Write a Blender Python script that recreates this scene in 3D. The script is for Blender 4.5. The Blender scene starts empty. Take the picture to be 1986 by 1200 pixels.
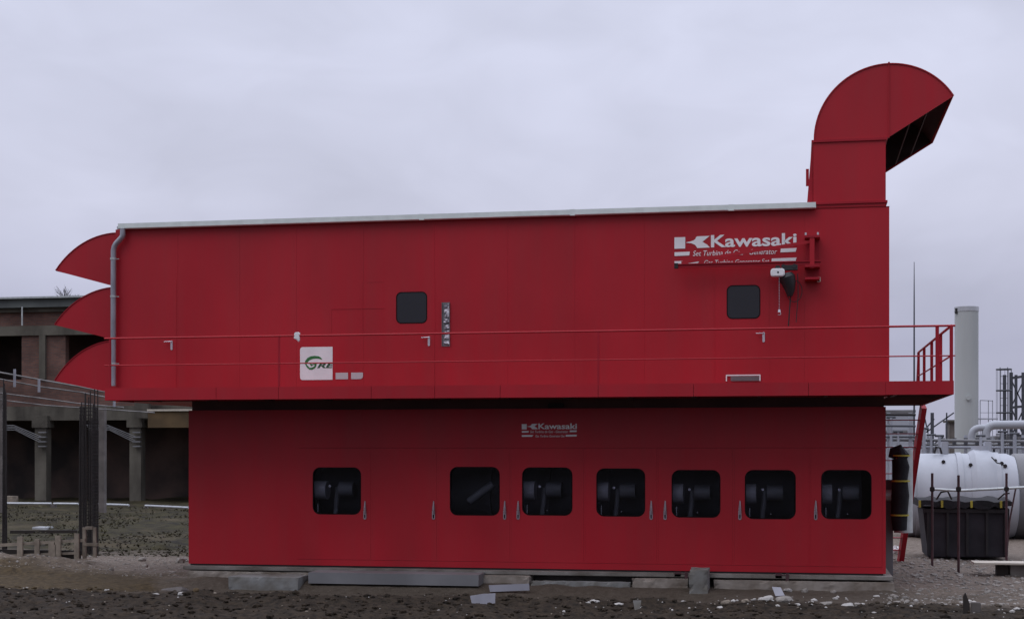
import bpy, bmesh, math, random
from mathutils import Vector, noise
R = math.radians
S = bpy.context.scene
COL = S.collection
# ------------------------------------------------------------------ camera, sky, sun, exposure
F = 2890.0; TH = math.atan(552.0 / F); CAM = Vector((0.0, -28.4, 2.6)); HY = 875.0
cam_d = bpy.data.cameras.new('camera'); cam = bpy.data.objects.new('camera', cam_d); COL.objects.link(cam)
cam.location = CAM; cam.rotation_euler = (R(90), 0, TH)
cam_d.sensor_width = 36.0; cam_d.lens = F / 1986.0 * 36.0
cam_d.shift_y = (HY - 600.0) / 1986.0
cam_d.clip_start = 0.1; cam_d.clip_end = 6000
S.camera = cam
S.view_settings.view_transform = 'Standard'; S.view_settings.look = 'None'
S.view_settings.exposure = 0.0; S.view_settings.gamma = 1.0
SUN_EL, SUN_AZ = R(52), R(215)         # azimuth measured clockwise from +Y
w = bpy.data.worlds.new('World'); S.world = w; w.use_nodes = True
nt = w.node_tree; nt.nodes.clear(); N = nt.nodes.new; L = nt.links.new
out = N('ShaderNodeOutputWorld')
sky = N('ShaderNodeTexSky'); sky.sky_type = 'NISHITA'; sky.sun_disc = False
sky.sun_elevation = SUN_EL; sky.sun_rotation = SUN_AZ; sky.dust_density = 4.0; sky.air_density = 1.5
bg1 = N('ShaderNodeBackground'); bg1.inputs['Strength'].default_value = 0.05; L(sky.outputs[0], bg1.inputs[0])
tc = N('ShaderNodeTexCoord'); sep = N('ShaderNodeSeparateXYZ'); L(tc.outputs['Generated'], sep.inputs[0])
ramp = N('ShaderNodeValToRGB'); L(sep.outputs[2], ramp.inputs[0])
e = ramp.color_ramp.elements
e[0].position = 0.0; e[0].color = (0.40, 0.405, 0.515, 1)
e[1].position = 1.0; e[1].color = (0.75, 0.78, 0.90, 1)
for p_, c_ in ((0.07, (0.425, 0.435, 0.565, 1)), (0.16, (0.56, 0.575, 0.71, 1)), (0.32, (0.61, 0.635, 0.785, 1))):
    q = e.new(p_); q.color = c_
mp = N('ShaderNodeMapping'); mp.inputs['Scale'].default_value = (1.5, 1.5, 3.4); L(tc.outputs['Generated'], mp.inputs[0])
nz = N('ShaderNodeTexNoise'); nz.inputs['Scale'].default_value = 2.0; nz.inputs['Detail'].default_value = 4.0
nz.inputs['Roughness'].default_value = 0.5; nz.inputs['Distortion'].default_value = 0.4; L(mp.outputs[0], nz.inputs['Vector'])
mr = N('ShaderNodeMapRange'); mr.inputs[1].default_value = 0.3; mr.inputs[2].default_value = 0.7
mr.inputs[3].default_value = 0.89; mr.inputs[4].default_value = 1.11; L(nz.outputs['Fac'], mr.inputs[0])
nz2 = N('ShaderNodeTexNoise'); nz2.inputs['Scale'].default_value = 6.5; nz2.inputs['Detail'].default_value = 3.0; nz2.inputs['Distortion'].default_value = 0.8; L(mp.outputs[0], nz2.inputs['Vector'])
mr2 = N('ShaderNodeMapRange'); mr2.inputs[1].default_value = 0.35; mr2.inputs[2].default_value = 0.7; mr2.inputs[3].default_value = 0.97; mr2.inputs[4].default_value = 1.045; L(nz2.outputs['Fac'], mr2.inputs[0])
mm2 = N('ShaderNodeMath'); mm2.operation = 'MULTIPLY'; L(mr.outputs[0], mm2.inputs[0]); L(mr2.outputs[0], mm2.inputs[1])
vm = N('ShaderNodeVectorMath'); vm.operation = 'SCALE'; L(ramp.outputs[0], vm.inputs[0]); L(mm2.outputs[0], vm.inputs['Scale'])
# overcast sky: about twice as bright overhead, duller low down on the side behind the photographer
zr = N('ShaderNodeMapRange'); zr.interpolation_type = 'SMOOTHSTEP'; L(sep.outputs[2], zr.inputs[0])
zr.inputs[1].default_value = 0.32; zr.inputs[2].default_value = 0.95; zr.inputs[3].default_value = 1.0; zr.inputs[4].default_value = 2.6
yr = N('ShaderNodeMapRange'); yr.interpolation_type = 'SMOOTHSTEP'; L(sep.outputs[1], yr.inputs[0])
yr.inputs[1].default_value = -0.5; yr.inputs[2].default_value = 0.3; yr.inputs[3].default_value = 0.62; yr.inputs[4].default_value = 1.0
mu = N('ShaderNodeMath'); mu.operation = 'MULTIPLY'; L(zr.outputs[0], mu.inputs[0]); L(yr.outputs[0], mu.inputs[1])
vm2 = N('ShaderNodeVectorMath'); vm2.operation = 'SCALE'; L(vm.outputs[0], vm2.inputs[0]); L(mu.outputs[0], vm2.inputs['Scale'])
bg2 = N('ShaderNodeBackground'); L(vm2.outputs[0], bg2.inputs[0]); bg2.inputs['Strength'].default_value = 1.10
mx = N('ShaderNodeMixShader'); mx.inputs[0].default_value = 0.96; L(bg1.outputs[0], mx.inputs[1]); L(bg2.outputs[0], mx.inputs[2])
L(mx.outputs[0], out.inputs[0])
sd = bpy.data.lights.new('sun', 'SUN'); sun = bpy.data.objects.new('sun', sd); COL.objects.link(sun)
sd.energy = 0.5; sd.angle = R(35); sd.color = (1.0, 0.96, 0.92)
dv = Vector((math.sin(SUN_AZ) * math.cos(SUN_EL), math.cos(SUN_AZ) * math.cos(SUN_EL), math.sin(SUN_EL)))
sun.rotation_euler = dv.to_track_quat('Z', 'Y').to_euler(); sun.location = (0, -10, 30)

# ------------------------------------------------------------------ helpers
def P(px, py, Y):
    """world (X, Z) on the vertical plane y=Y seen at photograph pixel px, py"""
    a = (px - 993.0) / F; c = (HY - py) / F
    dx = math.cos(TH) * a - math.sin(TH); dy = math.sin(TH) * a + math.cos(TH)
    t = (Y - CAM.y) / dy
    return CAM.x + dx * t, CAM.z + c * t
def PX(px, Y): return P(px, HY, Y)[0]
def PZ(px, py, Y): return P(px, py, Y)[1]
def GY(px, py, z=0.0):
    """world (X, Y) of a point at height z seen at pixel"""
    a = (px - 993.0) / F; c = (HY - py) / F
    dx = math.cos(TH) * a - math.sin(TH); dy = math.sin(TH) * a + math.cos(TH)
    t = (z - CAM.z) / c
    return CAM.x + dx * t, CAM.y + dy * t

def mat(name, col, rough=0.6, metal=0.0, var=0.12, scale=3.0, bump=0.0, bscale=40.0, spec=0.5, col2=None, stretch=(1, 1, 1), detail=5.0, lo=0.35, hi=0.65, coat=0.0, streak=0.0):
    m = bpy.data.materials.new(name); m.use_nodes = True
    t = m.node_tree; b = t.nodes['Principled BSDF']; n = t.nodes.new; l = t.links.new
    b.inputs['Metallic'].default_value = metal
    b.inputs['Specular IOR Level'].default_value = spec
    b.inputs['Coat Weight'].default_value = coat
    g = n('ShaderNodeNewGeometry'); mp = n('ShaderNodeMapping'); mp.inputs['Scale'].default_value = stretch
    l(g.outputs['Position'], mp.inputs[0])
    z = n('ShaderNodeTexNoise'); z.inputs['Scale'].default_value = scale; z.inputs['Detail'].default_value = detail
    l(mp.outputs[0], z.inputs['Vector'])
    r = n('ShaderNodeMapRange'); r.inputs[1].default_value = lo; r.inputs[2].default_value = hi; l(z.outputs['Fac'], r.inputs[0])
    mixn = n('ShaderNodeMix'); mixn.data_type = 'RGBA'; l(r.outputs[0], mixn.inputs['Factor'])
    c2 = col2 or tuple(c * (1 + var) for c in col); c1 = col if col2 else tuple(c * (1 - var) for c in col)
    mixn.inputs['A'].default_value = (*c1, 1); mixn.inputs['B'].default_value = (*c2, 1)
    if streak:                         # faint rain streaks and chalking
        mp3 = n('ShaderNodeMapping'); mp3.inputs['Scale'].default_value = (1, 1, .07); l(g.outputs['Position'], mp3.inputs[0])
        z3 = n('ShaderNodeTexNoise'); z3.inputs['Scale'].default_value = 3.2; z3.inputs['Detail'].default_value = 7; z3.inputs['Roughness'].default_value = .65; l(mp3.outputs[0], z3.inputs['Vector'])
        r3 = n('ShaderNodeMapRange'); r3.inputs[1].default_value = .35; r3.inputs[2].default_value = .7; r3.inputs[3].default_value = 0; r3.inputs[4].default_value = streak; l(z3.outputs['Fac'], r3.inputs[0])
        mx3 = n('ShaderNodeMix'); mx3.data_type = 'RGBA'; l(r3.outputs[0], mx3.inputs['Factor']); l(mixn.outputs['Result'], mx3.inputs['A']); mx3.inputs['B'].default_value = (.22, .05, .05, 1)
        l(mx3.outputs['Result'], b.inputs['Base Color'])
    else: l(mixn.outputs['Result'], b.inputs['Base Color'])
    r2 = n('ShaderNodeMapRange'); r2.inputs[3].default_value = max(0.02, rough - 0.08); r2.inputs[4].default_value = min(1, rough + 0.08)
    l(z.outputs['Fac'], r2.inputs[0]); l(r2.outputs[0], b.inputs['Roughness'])
    if bump:
        z2 = n('ShaderNodeTexNoise'); z2.inputs['Scale'].default_value = bscale; z2.inputs['Detail'].default_value = 6
        l(g.outputs['Position'], z2.inputs['Vector'])
        bp = n('ShaderNodeBump'); bp.inputs['Strength'].default_value = 1.0; bp.inputs['Distance'].default_value = bump
        l(z2.outputs['Fac'], bp.inputs['Height']); l(bp.outputs[0], b.inputs['Normal'])
    return m
M = {}
M['red'] = mat('red_paint', (0.425, 0.012, 0.024), 0.42, var=0.10, scale=0.55, bump=0.003, bscale=1.4, spec=0.3, streak=.20, stretch=(1, 1, .6))
M['red_dirty'] = mat('red_paint_dull', (0.36, 0.013, 0.026), 0.5, var=0.10, scale=1.2, spec=0.25)
M['galv'] = mat('galvanised', (0.50, 0.53, 0.53), 0.42, 0.55, var=0.12, scale=6)
M['gutter'] = mat('bright_gutter', (0.74, 0.80, 0.78), 0.4, 0.2, var=0.06, scale=5)
M['pipe'] = mat('zinc_pipe', (0.33, 0.33, 0.37), 0.4, 0.5, var=0.2, scale=4, stretch=(1, 1, .4))
M['dark'] = mat('dark_steel', (0.022, 0.02, 0.022), 0.6, 0.2, var=0.2)
M['liner'] = mat('duct_liner', (0.035, 0.028, 0.03), 0.65, 0.1, var=0.25, scale=2)
M['rubber'] = mat('black_rubber', (0.008, 0.007, 0.008), 0.8, spec=.1)
M['primer'] = mat('brown_primer', (0.10, 0.045, 0.045), 0.7, var=0.2, scale=1.5)
M['white'] = mat('white_vinyl', (0.82, 0.82, 0.84), 0.5, var=0.05)
M['grey_vinyl'] = mat('grey_vinyl', (0.50, 0.48, 0.50), 0.5, var=0.05)
M['green'] = mat('green_vinyl', (0.03, 0.17, 0.045), 0.5, var=0.05)
M['green_dark'] = mat('dark_green_vinyl', (0.022, 0.085, 0.04), 0.5, var=0.05)
M['chrome'] = mat('satin_metal', (0.72, 0.70, 0.74), 0.25, 0.75, var=0.05)
M['handle'] = mat('handle_metal', (0.42, 0.36, 0.40), 0.35, 0.7, var=0.15, scale=30)
M['roof'] = mat('roof_sheet', (0.48, 0.50, 0.52), 0.5, 0.3, var=0.08)
M['conc'] = mat('concrete', (0.12, 0.105, 0.09), 0.9, col2=(0.23, 0.215, 0.20), scale=2.0, bump=0.01, bscale=18)
M['conc_light'] = mat('concrete_light', (0.15, 0.12, 0.095), 0.9, col2=(0.30, 0.265, 0.235), scale=3.5, bump=0.01, bscale=18)
M['conc_blue'] = mat('concrete_bluish', (0.13, 0.12, 0.105), 0.88, col2=(0.23, 0.235, 0.235), scale=3.0, bump=0.008, bscale=14)
M['conc_dark'] = mat('concrete_damp', (0.13, 0.115, 0.108), 0.9, var=0.25, scale=2.0, bump=0.01, bscale=12)
M['old_conc'] = mat('weathered_concrete', (0.060, 0.053, 0.043), 0.92, scale=0.9, col2=(0.15, 0.137, 0.112), bump=0.02, bscale=4, stretch=(1, 1, .35))
M['roof_band'] = mat('roof_fascia', (0.085, 0.095, 0.095), 0.8, scale=0.8, col2=(0.13, 0.145, 0.14), stretch=(1, 1, .3))
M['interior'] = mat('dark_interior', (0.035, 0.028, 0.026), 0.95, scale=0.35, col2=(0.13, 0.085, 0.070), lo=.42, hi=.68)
M['wood'] = mat('raw_timber', (0.17, 0.14, 0.11), 0.85, scale=5, col2=(0.30, 0.255, 0.205), bump=0.004, bscale=30)
M['dark_wood'] = mat('dark_timber', (0.028, 0.022, 0.019), 0.85, scale=5, var=0.2)
M['rust'] = mat('rusty_bar', (0.022, 0.018, 0.018), 0.85, var=0.3, scale=6)
M['rust_red'] = mat('rusty_red_tube', (0.06, 0.025, 0.03), 0.7, var=0.3, scale=5)
M['tank'] = mat('tank_paint', (0.32, 0.34, 0.38), 0.5, scale=1.2, col2=(0.42, 0.44, 0.49), stretch=(1, 1, .3), lo=.3, hi=.65)
M['tank_grey'] = mat('tank_grey', (0.17, 0.17, 0.18), 0.6, var=0.15, scale=1)
M['stack'] = mat('chimney_paint', (0.36, 0.385, 0.385), 0.6, scale=0.6, col2=(0.45, 0.475, 0.475), stretch=(1.5, 1.5, .25))
M['stack_cap'] = mat('chimney_cap', (0.50, 0.52, 0.55), 0.45, 0.3, var=0.08)
M['tarp'] = mat('black_tarp', (0.017, 0.016, 0.019), 0.75, var=0.3, scale=3, bump=0.03, bscale=5, spec=.2)
M['skip'] = mat('dark_skip', (0.03, 0.028, 0.034), 0.7, var=0.3, scale=2, spec=.2)
M['yellow'] = mat('yellow_strap', (0.40, 0.34, 0.04), 0.6)
M['cream'] = mat('cream_edge', (0.55, 0.50, 0.42), 0.7)
M['ochre'] = mat('ochre_wall', (0.11, 0.072, 0.035), 0.9, var=0.3, scale=1)
M['blackpl'] = mat('black_plastic', (0.02, 0.02, 0.023), 0.5, var=0.1)
M['sheetm'] = mat('pale_sheet', (0.33, 0.33, 0.38), 0.5, 0.1, var=0.08, scale=4)
M['bridge_pipe'] = mat('dull_pipe', (0.16, 0.15, 0.15), 0.6, 0.2, var=.45, scale=1.5)
M['drum'] = mat('drum_grey', (0.34, 0.33, 0.35), 0.5, 0.0, var=0.08, scale=5)
M['foil'] = mat('crumpled_foil', (0.20, 0.19, 0.22), 0.35, 0.6, scale=16, col2=(0.75, 0.74, 0.80), bump=0.02, bscale=25, lo=.45, hi=.6)
M['stone'] = mat('stone', (0.25, 0.23, 0.21), 0.9, var=0.3, scale=2.2, bump=0.01, bscale=30)
M['stone_pale'] = mat('pale_stone', (0.46, 0.44, 0.42), 0.85, var=0.2, scale=3, bump=0.01, bscale=30)
M['bark'] = mat('bark', (0.10, 0.095, 0.10), 0.9)
M['steel_far'] = mat('steel_frame', (0.065, 0.07, 0.085), 0.6, 0.2, var=0.15)
M['pale_wall'] = mat('pale_cladding', (0.35, 0.37, 0.42), 0.7, var=0.1, scale=.5)
M['weed'] = mat('weed', (0.030, 0.022, 0.012), 0.8, scale=.4, col2=(0.070, 0.062, 0.025))

def brick_mat():
    m = bpy.data.materials.new('old_brick'); m.use_nodes = True
    t = m.node_tree; b = t.nodes['Principled BSDF']; n = t.nodes.new; l = t.links.new
    g = n('ShaderNodeNewGeometry'); sp = n('ShaderNodeSeparateXYZ'); cb = n('ShaderNodeCombineXYZ')
    l(g.outputs['Position'], sp.inputs[0]); l(sp.outputs[0], cb.inputs[0]); l(sp.outputs[2], cb.inputs[1])
    br = n('ShaderNodeTexBrick'); br.inputs['Scale'].default_value = 1.0
    br.inputs['Brick Width'].default_value = 0.26; br.inputs['Row Height'].default_value = 0.08; br.inputs['Mortar Size'].default_value = 0.010
    br.inputs['Color1'].default_value = (0.175, 0.080, 0.058, 1); br.inputs['Color2'].default_value = (0.115, 0.056, 0.044, 1)
    br.inputs['Mortar'].default_value = (0.10, 0.085, 0.08, 1)
    l(cb.outputs[0], br.inputs['Vector'])
    z = n('ShaderNodeTexNoise'); z.inputs['Scale'].default_value = 0.5; z.inputs['Detail'].default_value = 6; l(g.outputs['Position'], z.inputs['Vector'])
    r = n('ShaderNodeMapRange'); r.inputs[1].default_value = .3; r.inputs[2].default_value = .7; r.inputs[3].default_value = .45; r.inputs[4].default_value = 1.5
    l(z.outputs['Fac'], r.inputs[0]); v = n('ShaderNodeVectorMath'); v.operation = 'SCALE'
    l(br.outputs['Color'], v.inputs[0]); l(r.outputs[0], v.inputs['Scale']); l(v.outputs[0], b.inputs['Base Color'])
    b.inputs['Roughness'].default_value = .9
    return m
M['brick'] = brick_mat()

def glass_mat():
    m = bpy.data.materials.new('tinted_glass'); m.use_nodes = True
    t = m.node_tree; t.nodes.clear(); n = t.nodes.new; l = t.links.new
    o = n('ShaderNodeOutputMaterial'); g = n('ShaderNodeBsdfGlossy'); g.inputs['Roughness'].default_value = 0.05
    g.inputs['Color'].default_value = (0.9, 0.9, 0.95, 1)
    tr = n('ShaderNodeBsdfTransparent'); tr.inputs['Color'].default_value = (0.8, 0.81, 0.85, 1)
    f = n('ShaderNodeFresnel'); f.inputs['IOR'].default_value = 1.3; mixs = n('ShaderNodeMixShader')
    l(f.outputs[0], mixs.inputs[0]); l(tr.outputs[0], mixs.inputs[1]); l(g.outputs[0], mixs.inputs[2]); l(mixs.outputs[0], o.inputs[0])
    return m
M['glass'] = glass_mat()
M['glass_dark'] = mat('dark_glass', (0.012, 0.012, 0.016), 0.16, var=0.05, spec=0.6)

def ground_mat():
    m = bpy.data.materials.new('ground_soil'); m.use_nodes = True
    t = m.node_tree; b = t.nodes['Principled BSDF']; n = t.nodes.new; l = t.links.new
    g = n('ShaderNodeNewGeometry'); sp = n('ShaderNodeSeparateXYZ'); l(g.outputs['Position'], sp.inputs[0])
    def noi(sc, det=6, rough=.6):
        z = n('ShaderNodeTexNoise'); z.inputs['Scale'].default_value = sc; z.inputs['Detail'].default_value = det; z.inputs['Roughness'].default_value = rough
        l(g.outputs['Position'], z.inputs['Vector']); return z.outputs['Fac']
    def rng(src, a, c, lo=0., hi=1.):
        r = n('ShaderNodeMapRange'); r.inputs[1].default_value = a; r.inputs[2].default_value = c; r.inputs[3].default_value = lo; r.inputs[4].default_value = hi
        l(src, r.inputs[0]); return r.outputs[0]
    def mth(op, a, c):
        x = n('ShaderNodeMath'); x.operation = op
        for i, v in enumerate((a, c)):
            if isinstance(v, (int, float)): x.inputs[i].default_value = v
            else: l(v, x.inputs[i])
        return x.outputs[0]
    def mixc(f, a, c):
        x = n('ShaderNodeMix'); x.data_type = 'RGBA'; l(f, x.inputs['Factor'])
        for k, v in (('A', a), ('B', c)):
            if isinstance(v, tuple): x.inputs[k].default_value = (*v, 1)
            else: l(v, x.inputs[k])
        return x.outputs['Result']
    n1, n2, n3 = noi(0.6), noi(9.0), noi(30.0, 4)
    soil = mixc(rng(n2, .35, .68), (0.011, 0.0078, 0.0052), (0.044, 0.031, 0.020))
    gravel = mixc(rng(n2, .3, .7), (0.082, 0.062, 0.048), (0.215, 0.175, 0.145))
    gravel = mixc(rng(n3, .60, .70), gravel, (0.36, 0.33, 0.30))
    grass = mixc(rng(noi(1.6), .38, .62), (0.012, 0.009, 0.0045), (0.038, 0.032, 0.011))
    brown = mixc(rng(n2, .3, .7), (0.026, 0.017, 0.008), (0.100, 0.070, 0.034))
    y, x = sp.outputs[1], sp.outputs[0]
    yw = mth('ADD', y, mth('MULTIPLY', mth('SUBTRACT', n1, .5), 2.2))
    xw = mth('ADD', x, mth('MULTIPLY', mth('SUBTRACT', n1, .5), 7.0))
    # left side: brown dirt near, gravel in a band, grass further back; right side: gravel
    left = rng(xw, -11.5, -13.)
    c = mixc(mth('MULTIPLY', left, rng(yw, 1.8, .6)), gravel, brown)
    farleft = mth('MULTIPLY', rng(xw, -7., -11.), rng(yw, 5.5, 9.))
    grass = mixc(rng(noi(.45, 5), .52, .66), grass, (0.058, 0.045, 0.024))
    c = mixc(farleft, c, grass)
    mid = mth('MULTIPLY', rng(xw, 4.5, 1.8), rng(xw, -13., -11.5))      # darker brown dirt in the pit along the hall
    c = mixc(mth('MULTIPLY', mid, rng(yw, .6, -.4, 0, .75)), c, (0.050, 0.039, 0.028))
    c = mixc(rng(yw, -2.1, -2.9), c, soil)
    l(c, b.inputs['Base Color']); b.inputs['Roughness'].default_value = .95; b.inputs['Specular IOR Level'].default_value = .25
    bp = n('ShaderNodeBump'); bp.inputs['Distance'].default_value = .04; bp.inputs['Strength'].default_value = 1
    l(mth('ADD', n2, mth('MULTIPLY', n3, .4)), bp.inputs['Height']); l(bp.outputs[0], b.inputs['Normal'])
    return m
M['ground'] = ground_mat()

class MB:
    def __init__(s): s.v = []; s.f = []
    def add(s, vs, fs):
        o = len(s.v); s.v += [tuple(v) for v in vs]; s.f += [tuple(i + o for i in f) for f in fs]; return s
    def box(s, x0, x1, y0, y1, z0, z1):
        x0, x1 = min(x0, x1), max(x0, x1); y0, y1 = min(y0, y1), max(y0, y1); z0, z1 = min(z0, z1), max(z0, z1)
        return s.add([(x0, y0, z0), (x1, y0, z0), (x1, y1, z0), (x0, y1, z0), (x0, y0, z1), (x1, y0, z1), (x1, y1, z1), (x0, y1, z1)],
                     [(0, 3, 2, 1), (4, 5, 6, 7), (0, 1, 5, 4), (1, 2, 6, 5), (2, 3, 7, 6), (3, 0, 4, 7)])
    def prism(s, pts, y0, y1, cap=True):
        """pts: (x, z) outline, extruded from y0 to y1"""
        n = len(pts)
        vs = [(x, y0, z) for x, z in pts] + [(x, y1, z) for x, z in pts]
        fs = [(i, (i + 1) % n, n + (i + 1) % n, n + i) for i in range(n)]
        if cap: fs += [tuple(range(n)), tuple(range(2 * n - 1, n - 1, -1))]
        return s.add(vs, fs)
    def bar(s, a, b, w, h=None, up=(0, 0, 1)):
        a, b = Vector(a), Vector(b); h = h or w; d = (b - a).normalized(); u = Vector(up)
        if abs(d.dot(u)) > .98: u = Vector((0, 1, 0))
        r = d.cross(u).normalized(); u = r.cross(d).normalized()
        vs = [p + r * i * w / 2 + u * j * h / 2 for p in (a, b) for i, j in ((-1, -1), (1, -1), (1, 1), (-1, 1))]
        return s.add(vs, [(0, 1, 2, 3), (7, 6, 5, 4), (0, 4, 5, 1), (1, 5, 6, 2), (2, 6, 7, 3), (3, 7, 4, 0)])
    def tube(s, pts, r, n=10, caps=True):
        pts = [Vector(p) for p in pts]; rs = r if isinstance(r, (list, tuple)) else [r] * len(pts)
        rings = []; prev = None
        for i, p in enumerate(pts):
            d = (pts[min(i + 1, len(pts) - 1)] - pts[max(i - 1, 0)]).normalized()
            if prev is None:
                prev = d.orthogonal().normalized()
            u = (prev - d * prev.dot(d)).normalized(); prev = u; v = d.cross(u)
            rings.append([p + (u * math.cos(2 * math.pi * k / n) + v * math.sin(2 * math.pi * k / n)) * rs[i] for k in range(n)])
        vs = [q for ring in rings for q in ring]
        fs = [(i * n + k, i * n + (k + 1) % n, (i + 1) * n + (k + 1) % n, (i + 1) * n + k) for i in range(len(pts) - 1) for k in range(n)]
        if caps: fs += [tuple(range(n - 1, -1, -1)), tuple((len(pts) - 1) * n + k for k in range(n))]
        return s.add(vs, fs)
    def build(s, name, m, parent=None, bevel=0.0, smooth=False, loc=None, split=False):
        if split:                      # one object per connected piece
            root = list(range(len(s.v)))
            def find(i):
                while root[i] != i: root[i] = root[root[i]]; i = root[i]
                return i
            for f in s.f:
                for j in f[1:]: root[find(j)] = find(f[0])
            groups = {}
            for f in s.f: groups.setdefault(find(f[0]), []).append(f)
            for fs in groups.values():
                ids = sorted({i for f in fs for i in f}); mp_ = {i: k for k, i in enumerate(ids)}
                q = MB(); q.v = [s.v[i] for i in ids]; q.f = [tuple(mp_[i] for i in f) for f in fs]
                o = q.build(name, m, parent, bevel, smooth, loc)
            return o
        me = bpy.data.meshes.new(name)
        o = bpy.data.objects.new(name, me); COL.objects.link(o)
        off = Vector((0, 0, 0)); p = parent
        while p is not None: off += p.location; p = p.parent
        if loc is not None: off = Vector(loc); o.location = loc
        me.from_pydata([Vector(v) - off for v in s.v], [], s.f)
        me.materials.append(m if not isinstance(m, str) else M[m])
        bm = bmesh.new(); bm.from_mesh(me)
        bmesh.ops.recalc_face_normals(bm, faces=bm.faces)
        if bevel:
            es = [e for e in bm.edges if len(e.link_faces) == 2 and e.calc_face_angle(0) > .6]
            bmesh.ops.bevel(bm, geom=es, offset=bevel, segments=2, affect='EDGES', clamp_overlap=True)
        bm.to_mesh(me); bm.free()
        if smooth:
            for f in me.polygons: f.use_smooth = True
            me.set_sharp_from_angle(angle=R(35))
        if parent is not None: o.parent = parent
        return o
def tag(o, label=None, cat=None, group=None, kind=None):
    for k, v in (('label', label), ('category', cat), ('group', group), ('kind', kind)):
        if v: o[k] = v
    return o
def empty(name, loc, label, cat, group=None):
    o = bpy.data.objects.new(name, None); COL.objects.link(o); o.location = loc; o.empty_display_size = .3
    return tag(o, label, cat, group)
def rrect(x0, x1, z0, z1, r, n=6):
    pts = []
    for cx, cz, a0 in ((x1 - r, z1 - r, 0), (x0 + r, z1 - r, 90), (x0 + r, z0 + r, 180), (x1 - r, z0 + r, 270)):
        for k in range(n + 1):
            a = R(a0 + 90 * k / n); pts.append((cx + r * math.cos(a), cz + r * math.sin(a)))
    return pts
def holed(mb, X0, X1, Z0, Z1, hole, n, y0, y1):
    """rectangular leaf with a rounded hole (pts from rrect with n segments a corner)"""
    cor = [(X1, Z1), (X0, Z1), (X0, Z0), (X1, Z0)]; k = len(hole)
    vs = [(x, y, z) for y in (y0, y1) for x, z in hole + cor]; fs = []; h = k + 4
    for side in (0, 1):
        o = side * h
        for c in range(4):
            st = c * (n + 1)
            for j in range(n): fs.append((o + st + j, o + st + j + 1, o + k + c))
            nx = (st + n + 1) % k
            fs.append((o + st + n, o + nx, o + k + (c + 1) % 4, o + k + c))
    for i in range(k): fs.append((i, (i + 1) % k, h + (i + 1) % k, h + i))
    for c in range(4): fs.append((k + c, k + (c + 1) % 4, h + k + (c + 1) % 4, h + k + c))
    return mb.add(vs, fs)

# ------------------------------------------------------------------ ground
def gz(x, y):
    z = 0.0
    near = max(0, min(1, (-2.1 - y) / .9))
    v = Vector((x, y, 0))
    z += near * (0.02 + 0.13 * noise.fractal(v * .9, 1.0, 2.0, 5) + 0.05 * noise.noise(v * 6))
    sm = lambda a, b, t: (lambda q: q * q * (3 - 2 * q))(max(0, min(1, (t - a) / (b - a))))
    z -= .16 * sm(-13.2, -11.8, x) * (1 - sm(-1.9, -.9, x)) * sm(-2.4, -1.9, y) * (1 - sm(-1.3, -.5, y))
    z += (.08 - .05 * sm(-7, 0, x)) * sm(-13, -11.5, x) * (1 - sm(3.2, 4, x)) * sm(-1.2, -.1, y) * (1 + .5 * noise.noise(v * 2.5))
    z += 0.025 * noise.fractal(v * 2.1, 1.0, 2.0, 3)
    # heap of spoil on the left of the hall
    z += 0.32 * math.exp(-((x + 16.6) / 1.6) ** 2 - ((y - 1.6) / 1.5) ** 2) * (1 + .5 * noise.noise(v * 2.3))
    if y > 3 and x < -9:
        t = min(1, (y - 3) / 12) * min(1, (-9 - x) / 4)
        z += t * (0.22 * noise.fractal(v * .5, 1.0, 2.0, 4))
    if y < -9: z -= min(1, (-9 - y) / 6) * .25
    return z
def ground():
    def arr(segs):
        o = []
        for a, b, st in segs:
            k = int(round((b - a) / st)); o += [a + (b - a) * i / k for i in range(k)]
        return o + [segs[-1][1]]
    xs = arr([(-3000, -400, 650), (-400, -60, 34), (-60, -22, 1.0), (-22, 7, .1), (7, 30, 1.2), (30, 400, 37), (400, 3000, 650)])
    ys = arr([(-400, -40, 60), (-40, -10, 2.0), (-10, -7, .2), (-7, 2.5, .08), (2.5, 12, .25), (12, 50, 1.0), (50, 120, 5), (120, 4000, 485)])
    nx, ny = len(xs), len(ys)
    mb = MB(); mb.v = [(x, y, gz(x, y) if (-60 < x < 40 and -40 < y < 60) else -0.02) for y in ys for x in xs]
    mb.f = [(j * nx + i, j * nx + i + 1, (j + 1) * nx + i + 1, (j + 1) * nx + i) for j in range(ny - 1) for i in range(nx - 1)]
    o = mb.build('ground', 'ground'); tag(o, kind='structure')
    for f in o.data.polygons: f.use_smooth = True
ground()

# ------------------------------------------------------------------ the red hall
YW = 0.0            # upper front wall
YL = 0.12           # lower front wall
YR = -1.3           # outer edge of the walkway
DEPTH = 5.9
hall = empty('machine_hall', (PX(1000, 0), 0, 0), 'long two-storey red steel machine hall with galvanised gutter, walkway and goose-neck exhaust stack', 'building')
XL, XR = PX(224, YW), PX(1725, YW)
Z_GUT = PZ(906, 425, YW)           # underside of gutter / top of the wall
Z_SOF = PZ(960, 771, YR)           # underside of the walkway
Z_DECK = PZ(1780, 739, YR)
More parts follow.
